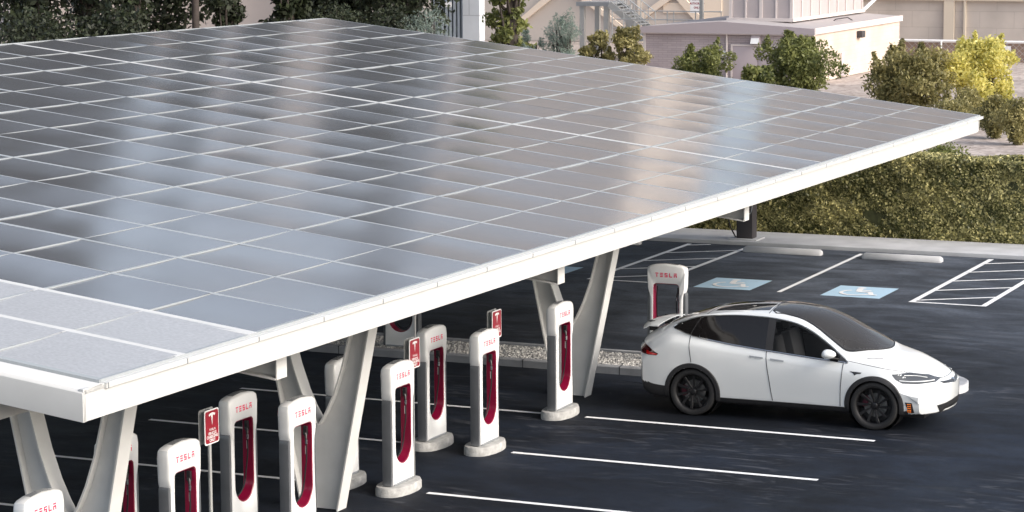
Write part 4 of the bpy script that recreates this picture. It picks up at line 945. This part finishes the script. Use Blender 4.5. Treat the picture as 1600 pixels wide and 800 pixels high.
gg = np.random.default_rng(9); P = gg.normal(size=(2600, 3))*np.array([1.0, .8, 1.2])+np.array([p1.x-.3, 54, p1.z+3]); leaves('crown', P, .14, M['leafdark'], tb, None, None, .5, 8)

# ------------------------------------------------------------------ brick utility building
BY = 74.0
L0, L1 = at(1006, 60, 1, BY), at(1272, 60, 1, BY); zf = at(1140, 52.5, 1, BY).z; zt_ = at(1140, 34, 1, BY).z
far = at(1405, 60, 0, L1.x); BX0, BX1, BY1 = L0.x, L1.x, far.y
bd = empty('utility_building', ((BX0+BX1)/2, BY, 0), 0, 'low brick utility building with a double door behind the canopy', 'building')
def bb(b, name, m, parent=bd, **kw):
    o_ = Vector(bd.location); b.v = [tuple(Vector(v)-o_) for v in b.v]; return b.build(name, m, parent, **kw)
b = MB(); b.box(BX0, BX1-.02, BY, BY+.3, 0, zf); bb(b, 'front_wall', M['brick'])
b = MB(); b.box(BX1-.32, BX1, BY+.02, BY1, 0, zf+.15); bb(b, 'side_wall', M['stucco'])
b = MB(); b.box(BX0, BX0+.3, BY+.3, BY1, 0, zf); b.box(BX0+.3, BX1-.32, BY1-.3, BY1, 0, zf); bb(b, 'back_walls', M['brick'])
b = MB(); xm = at(1128, 40, 1, BY).x
for xa, xb, za, zb_ in ((BX0-.12, xm, zf+.28, zt_+.02), (xm, BX1+.1, zt_+.02, zf+.28)):
    b.add([(xa, BY-.25, zf), (xb, BY-.25, zf), (xb, BY-.25, zb_), (xa, BY-.25, za), (xa, BY-.18, zf), (xb, BY-.18, zf), (xb, BY-.18, zb_), (xa, BY-.18, za)], [(0,1,2,3),(7,6,5,4),(0,4,5,1),(3,2,6,7),(0,3,7,4),(1,5,6,2)])
rf = bb(b, 'roof_fascia', M['mauve'])
b = MB(); b.box(BX1+.02, BX1+.12, BY-.18, BY1+.2, zf+.02, zf+.3); bb(b, 'side_coping', M['mauvel'])
b = MB(); b.add([(BX0-.1, BY-.18, zf+.27), (xm, BY-.18, zt_), (BX1+.02, BY-.18, zf+.27), (BX1+.02, BY1+.2, zf+.27), (xm, BY1+.2, zt_), (BX0-.1, BY1+.2, zf+.27)], [(0,1,4,5),(1,2,3,4)]); bb(b, 'roof', M['roofm'])
b = MB(); b.box(BX0-.1, BX1+.05, BY-.2, BY-.0, zf-.04, zf-.002); bb(b, 'soffit', M['mauvel'])
# double door with frame
dl, dm, dr = at(1145, 90, 1, BY).x, at(1184.5, 90, 1, BY).x, at(1224, 90, 1, BY).x; dz = at(1184, 72.5, 1, BY).z
for a, c in ((dl, dm-.015), (dm+.015, dr)):
    b = MB(); b.box(a, c, BY-.04, BY-.003, .02, dz); dd = bb(b, 'door', M['door'], bevel=.01)
    b = MB(); b.box(a+.12, a+.2, BY-.1, BY-.04, 1.0, 1.12); bb(b, 'handle', M['grey'])
b = MB(); b.box(dl-.08, dl-.005, BY-.07, BY-.003, 0, dz+.08); b.box(dr+.005, dr+.08, BY-.07, BY-.003, 0, dz+.08); b.box(dl-.005, dr+.005, BY-.07, BY-.003, dz+.005, dz+.08); bb(b, 'door_frame', M['mauvel'])
b = MB(); q = at(1164, 116, 1, BY); b.box(q.x-.17, q.x+.17, BY-.055, BY-.042, q.z-.12, q.z+.12); wsn = bb(b, 'warning_plate', M['signred'])
b = MB()
for i, tx in enumerate(('DANGER',)):
    vs, fs = fill_text(tx, .09, True); b.add([(q.x+v.x, BY-.058+v.z, q.z+.05-i*.1+v.y) for v in vs], fs)
b.box(q.x-.12, q.x+.12, BY-.0585, BY-.057, q.z-.075, q.z-.02); bb(b, 'plate_text', M['white'])
q = at(1131, 83, 1, BY); b = MB(); b.box(q.x-.11, q.x+.11, BY-.05, BY-.003, q.z-.11, q.z+.11); bb(b, 'white_notice', M['white'])
xp = at(1136, 80, 1, BY).x; b = MB(); b.tube([(xp, BY-.06, .1), (xp, BY-.06, zf-.03)], .045, 8); bb(b, 'downpipe', M['mauvel'], smooth=True)
b = MB(); b.box(BX0-.02, BX0+.1, BY-.03, BY-.003, 0, zf-.05); bb(b, 'corner_trim', M['mauvel'])
q = at(1182, 61, 1, BY); b = MB(); b.hexa([(q.x-.22, BY-.32, q.z-.22), (q.x+.22, BY-.32, q.z-.22), (q.x+.22, BY-.003, q.z-.22), (q.x-.22, BY-.003, q.z-.22)], [(q.x-.20, BY-.12, q.z+.22), (q.x+.20, BY-.12, q.z+.22), (q.x+.20, BY-.003, q.z+.22), (q.x-.20, BY-.003, q.z+.22)])
wl = bb(b, 'wall_light', M['mauve'], bevel=.02); b = MB(); b.hexa([(q.x-.2, BY-.325, q.z-.20), (q.x+.2, BY-.325, q.z-.20), (q.x+.2, BY-.30, q.z-.215), (q.x-.2, BY-.30, q.z-.215)], [(q.x-.19, BY-.20, q.z+.05), (q.x+.19, BY-.20, q.z+.05), (q.x+.19, BY-.18, q.z+.05), (q.x-.19, BY-.18, q.z+.05)]); bb(b, 'light_lens', M['white'])
# on the side wall: light, conduit and boxes
def sw(px, py): return at(px, py, 0, BX1)
q = sw(1341, 53); b = MB(); b.box(BX1+.003, BX1+.28, q.y-.28, q.y+.28, q.z-.17, q.z+.15); bb(b, 'wall_light', M['post'], bevel=.03)
q = sw(1315, 92); b = MB(); b.box(BX1+.003, BX1+.07, q.y-.18, q.y+.18, sw(1315, 118).z, sw(1315, 82).z); bb(b, 'conduit_box', M['mauvel'], bevel=.02)
q = sw(1313, 131); b = MB(); b.box(BX1+.003, BX1+.20, q.y-.55, q.y+.45, .2, sw(1313, 118).z); bb(b, 'meter_cabinet', M['mauve'], bevel=.02)
q = sw(1327, 124); b = MB(); b.box(BX1+.003, BX1+.12, q.y-.2, q.y+.2, q.z-.1, q.z+.1); bb(b, 'hose_bib', M['grey'], bevel=.02)
# rooftop cooling unit on a frame
EY = BY+2.6; e0, e1 = at(1142, 20, 1, EY).x, at(1237, 20, 1, EY).x; ez0 = at(1190, 28, 1, EY).z; ey1 = at(1346, 20, 0, e1).y
un = empty('cooling_unit', ((e0+e1)/2, EY, ez0), 0, 'large panelled cooling unit on legs standing on the utility building roof', 'rooftop unit')
def ub(b, name, m, **kw):
    o_ = Vector(un.location); b.v = [tuple(Vector(v)-o_) for v in b.v]; return b.build(name, m, un, **kw)
b = MB(); b.box(e0, e1, EY, ey1, ez0, ez0+3.2); ub(b, 'casing', mat('unit_casing', (.44, .39, .39), .6, noise=(1, .06)))
b = MB(); t = .09
for i in range(5):
    x_ = e0+(e1-e0)*i/4; b.box(x_-t/2*(1.6 if i % 2 == 0 else .8), x_+t/2*(1.6 if i % 2 == 0 else .8), EY-.06, EY-.003, ez0, ez0+3.2)
n_ = 8
for i in range(n_+1):
    y_ = EY+(ey1-EY)*i/n_; b.box(e1+.003, e1+.07, y_-t/2, y_+t/2, ez0, ez0+3.2)
ub(b, 'frame_ribs', M['mauvel'])
b = MB(); b.box(e0-.15, e1+.15, EY-.2, ey1+.15, ez0-.16, ez0-.003); ub(b, 'base_frame', M['mauvel'])
b = MB()
for i in range(5):
    for x_ in (e0+.1, e1-.1):
        y_ = EY+.1+(ey1-EY-.2)*i/4; b.box(x_-.06, x_+.06, y_-.06, y_+.06, ez0-.72, ez0-.165)
ub(b, 'legs', M['mauvel'])
b = MB(); b.bar((e1+.05, ey1, ez0-.1), (e1+.3, ey1+1.4, ez0+.45), .12, .12); ub(b, 'brace', M['white'])
b = MB(); b.tube([(e1+.5, EY+4, ez0-.55), (e1+.9, EY+4, ez0-.2), (e1+1.2, EY+5, ez0-.15), (e1+1.4, EY+6, ez0-.5)], .03, 6); ub(b, 'cable', M['post'], smooth=True)

# ------------------------------------------------------------------ chain link fence on the right
FY = 92.0; fx0, fx1 = at(1402, 66, 1, FY).x, at(1680, 66, 1, FY).x; ftz = at(1500, 64.5, 1, FY).z
fn = empty('chain_link_fence', (fx0, FY, 0), 0, 'chain link fence with white top rail and brown slats at the right', 'fence')
def fb(b, name, m, **kw):
    o_ = Vector(fn.location); b.v = [tuple(Vector(v)-o_) for v in b.v]; return b.build(name, m, fn, **kw)
b = MB(); b.tube([(fx0, FY, ftz), (fx1, FY, ftz)], .075, 10); fb(b, 'top_rail', M['white'], smooth=True)
b = MB(); zz = at(1480, 112, 1, FY).z; b.tube([(fx0, FY, zz), (fx1, FY, zz)], .05, 8); fb(b, 'middle_rail', M['galv'], smooth=True)
for px_ in (1405, 1471, 1546, 1549.5, 1625): x_ = at(px_, 80, 1, FY).x; b = MB(); b.tube([(x_, FY-.08, 0), (x_, FY-.08, ftz)], .05, 8); fb(b, 'fence_post', M['white'], smooth=True)
b = MB(); b.box(fx0, fx1, FY+.10, FY+.13, .0, ftz-.09); fb(b, 'brown_slats', M['slat'])
b = MB(); s_ = .32; n_ = int((fx1-fx0+ftz)/s_)
for i in range(n_):
    for sg_ in (1, -1):
        xa = fx0+i*s_ if sg_ > 0 else fx0-ftz+i*s_+ftz; za = 0; xb = xa-ftz*sg_*1.0; zb2_ = ftz-.08
        A, B_ = Vector((xa, FY+.02*sg_, 0)), Vector((xb, FY+.02*sg_, zb2_))
        for lim, keep in ((fx0, 1), (fx1, -1)):
            if (A.x-lim)*keep < 0 and (B_.x-lim)*keep < 0: break
            if (A.x-lim)*keep < 0: A = A.lerp(B_, (lim-A.x)/(B_.x-A.x))
            if (B_.x-lim)*keep < 0: B_ = A.lerp(B_, (lim-A.x)/(B_.x-A.x))
        else: b.bar(A, B_, .014, .014)
fb(b, 'wire_mesh', M['galv'])
q = at(1573, 78, 1, FY); b = MB(); b.box(q.x-.22, q.x+.22, FY-.06, FY-.03, q.z-.2, q.z+.2); fb(b, 'white_plate', M['white'])

# ------------------------------------------------------------------ block wall building at the right rear
WY = 108.0; wx0, wx1 = at(1236, 30, 1, WY).x, at(1900, 30, 1, WY).x
wb = empty('block_building', (wx0, WY, 0), 0, 'tan concrete block building with pilasters filling the upper right corner', 'building')
def wbb(b, name, m, **kw):
    o_ = Vector(wb.location); b.v = [tuple(Vector(v)-o_) for v in b.v]; return b.build(name, m, wb, **kw)
HZ = at(1500, 1, 1, WY).z
b = MB(); b.box(wx0, wx1, WY, WY+12, 0, HZ); wbb(b, 'lower_wall', M['block'])
b = MB(); b.box(wx0-.1, wx1, WY-.25, WY+12, HZ+.003, HZ+.35); wbb(b, 'band_course', M['pilaster'])
b = MB(); b.box(at(1255, 30, 1, WY).x, wx1, WY+.3, WY+12, HZ+.353, HZ+22); wbb(b, 'upper_wall', M['block'])
for px_, w_ in ((1484, .6), (1508.5, .12), (1250, .5)): x_ = at(px_, 30, 1, WY).x; b = MB(); b.box(x_-w_/2, x_+w_/2, WY-.22, WY-.003, 0, HZ-.003); wbb(b, 'pilaster', M['pilaster'])

# ------------------------------------------------------------------ tan building with braces and stairs
TY = 104.0; tx0, tx1 = at(440, 30, 1, TY).x, at(1248, 30, 1, TY).x
tn = empty('tan_building', (tx1, TY, 0), 0, 'large plain tan building with pale diagonal wall braces behind the stairs', 'building')
def tbb(b, name, m, **kw):
    o_ = Vector(tn.location); b.v = [tuple(Vector(v)-o_) for v in b.v]; return b.build(name, m, tn, **kw)
b = MB(); xs_ = at(1075, 30, 1, TY).x; b.box(tx0, xs_, TY, TY+14, 0, 31); b.box(xs_+.003, tx1, TY+.005, TY+14, 0, 12); tbb(b, 'wall', M['tan'])
def brace(a, c, w):
    A, B_ = at(a[0], a[1], 1, TY-.15), at(c[0], c[1], 1, TY-.15); d = (B_-A); A = A-d*1.2; B_ = B_+d*1.0
    b = MB(); b.bar(A, B_, .2, w, up=(0, 0, 1)); o_ = Vector(tn.location)
    b.v = [(v[0], v[1], max(v[2], 0)) for v in b.v]; tbb(b, 'diagonal_brace', M['tanl'])
brace((866, 0), (822, 46), .50); brace((888, 0), (945, 62), .50); brace((1012, 20), (1040, 0), .35); brace((1062, -4), (1092, 32), .5)
for px_, w_ in ((1000, .25), (1112, 1.3)): 
    x_ = at(px_, 30, 1, TY).x; b = MB(); b.box(x_-w_/2, x_+w_/2, TY-.12, TY-.003, 0, 11.5); tbb(b, 'wall_pier', M['tanl'])
q = at(1062, 11, 1, TY); b = MB(); b.box(q.x-1.0, q.x+1.0, TY-.1, TY-.003, q.z-.35, q.z+.25); tbb(b, 'wall_vent', M['tanl'])
q = at(1090, 5, 1, TY-1.9); b = MB(); b.box(q.x-.42, q.x+.42, TY-2.0, TY-1.97, q.z-.55, q.z+.5)
# steel platform and stairs
SY_ = 88.0
st = empty('steel_staircase', (at(905, 30, 1, SY_).x, SY_, 0), 0, 'grey steel stairs and raised walkway with rails in front of the tan building', 'staircase')
def sb(b, name, m, **kw):
    o_ = Vector(st.location); b.v = [tuple(Vector(v)-o_) for v in b.v]; return b.build(name, m, st, **kw)
b.v = [tuple(v) for v in b.v]; nb = sb(b, 'notice_board', M['white'])
b = MB()
for i, tx in enumerate(('CAUTION', 'AUTHORIZED', 'ONLY')):
    vs, fs = fill_text(tx, .17, True); b.add([(q.x+v.x*.85, TY-2.004-v.z, q.z+.22-i*.24+v.y) for v in vs], fs)
sb(b, 'notice_text', M['signred'])
def S(px, py, dy=0): return at(px, py, 1, SY_+dy)
a, c = S(900, 3), S(952, 4); b = MB(); b.box(a.x, c.x, SY_, SY_+2.4, a.z-.22, a.z); sb(b, 'landing', M['grey'])
for px_, dy in ((908, .1), (945.5, .1), (908, 2.2), (957, 2.2)): 
    x_ = S(px_, 30).x; b = MB(); b.box(x_-.13, x_+.13, SY_+dy, SY_+dy+.24, 0, a.z-.225); sb(b, 'platform_leg', M['galv'])
e = S(1008, 50)
for dy in (0, 1.5): b = MB(); b.bar((c.x, SY_+dy, a.z-.1), (e.x, SY_+dy, e.z-.1), .08, .35); sb(b, 'stringer', M['galv'])
b = MB()
for i in range(10):
    t_ = (i+.5)/10; x_ = c.x+(e.x-c.x)*t_; z_ = a.z+(e.z-a.z)*t_; b.box(x_-.15, x_+.15, SY_+.05, SY_+1.45, z_-.02, z_+.03)
sb(b, 'treads', M['grey'])
b = MB()
for dy in (0, 1.5):
    for dz_ in (.5, 1.0): b.tube([(a.x, SY_+dy, a.z+dz_), (c.x, SY_+dy, a.z+dz_), (e.x, SY_+dy, e.z+dz_)], .03, 6)
    for t_ in np.linspace(0, 1, 6): x_ = c.x+(e.x-c.x)*t_; z_ = a.z+(e.z-a.z)*t_; b.tube([(x_, SY_+dy, z_-.1), (x_, SY_+dy, z_+1.0)], .025, 6)
sb(b, 'handrail', M['galv'], smooth=True)
w0_, w1_ = S(960, 20), S(1132, 20); b = MB(); rz = S(1040, 17).z
for dz_ in (0, -.45, -.9): b.tube([(w0_.x, SY_-.3, rz+dz_), (w1_.x, SY_-.3, rz+dz_)], .03, 6)
for px_ in (960, 978, 995, 1004, 1046, 1056, 1090, 1100, 1130): x_ = S(px_, 20).x; b.tube([(x_, SY_-.3, rz-1.5), (x_, SY_-.3, rz+.02)], .03, 6)
sb(b, 'walkway_rail', M['galv'], smooth=True)
b = MB(); b.box(w0_.x+.5, w1_.x, SY_-.3, SY_+1.2, rz-1.6, rz-1.45); sb(b, 'walkway_deck', M['grey'])
for px_ in (985, 1050, 1101): x_ = S(px_, 20).x; b = MB(); b.box(x_-.09, x_+.09, SY_+.3, SY_+.5, 0, rz-1.605 if px_ != 1101 else rz+2.5) if px_ != 1101 else b.box(x_-.09, x_+.09, SY_-.55, SY_-.35, 0, rz+2.5); sb(b, 'walkway_post', M['galv'])

# ------------------------------------------------------------------ pale pillar with navy ribbed bay
VY = 80.0; v0, v1, v2 = at(680, 30, 1, VY).x, at(727, 30, 1, VY).x, at(757, 30, 1, VY).x
pv = empty('pillar_building', (v1, VY, 0), 0, 'pale block pillar joined to a navy ribbed metal bay behind the canopy', 'building')
def pb(b, name, m, **kw):
    o_ = Vector(pv.location); b.v = [tuple(Vector(v)-o_) for v in b.v]; return b.build(name, m, pv, **kw)
b = MB(); b.box(v1, v2-.15, VY-.3, VY+.35, 0, 13); pb(b, 'pillar', M['pillar'])
b = MB(); b.box(v0, v1-.003, VY, VY+2, 0, 30); pb(b, 'navy_bay', M['navy'])
b = MB()
for i in range(8): x_ = v0+.05+(v1-v0-.1)*i/7; b.box(x_-.06, x_+.06, VY-.22, VY-.003, 0, 30)
pb(b, 'bay_ribs', M['navyl'])
q = at(699.5, 7, 1, VY-.3); b = MB(); b.box(q.x-.18, q.x+.18, VY-.29, VY-.223, q.z-.13, q.z+.13); pb(b, 'small_sign', M['white'])

q0_, q1_ = at(40, 30, 1, TY).x, at(425, 30, 1, TY).x
b = MB(); b.box(q0_, q1_, TY+2, TY+14, 0, 30); b.box(q0_, q1_, TY+1.9, TY+1.99, 11, 11.5)
tag(b.build('pale_building', mat('rosy_wall', (.66, .56, .49), .85, noise=(.3, .05))), 'pale rosy plain building seen between the dark tree trunks', 'building')
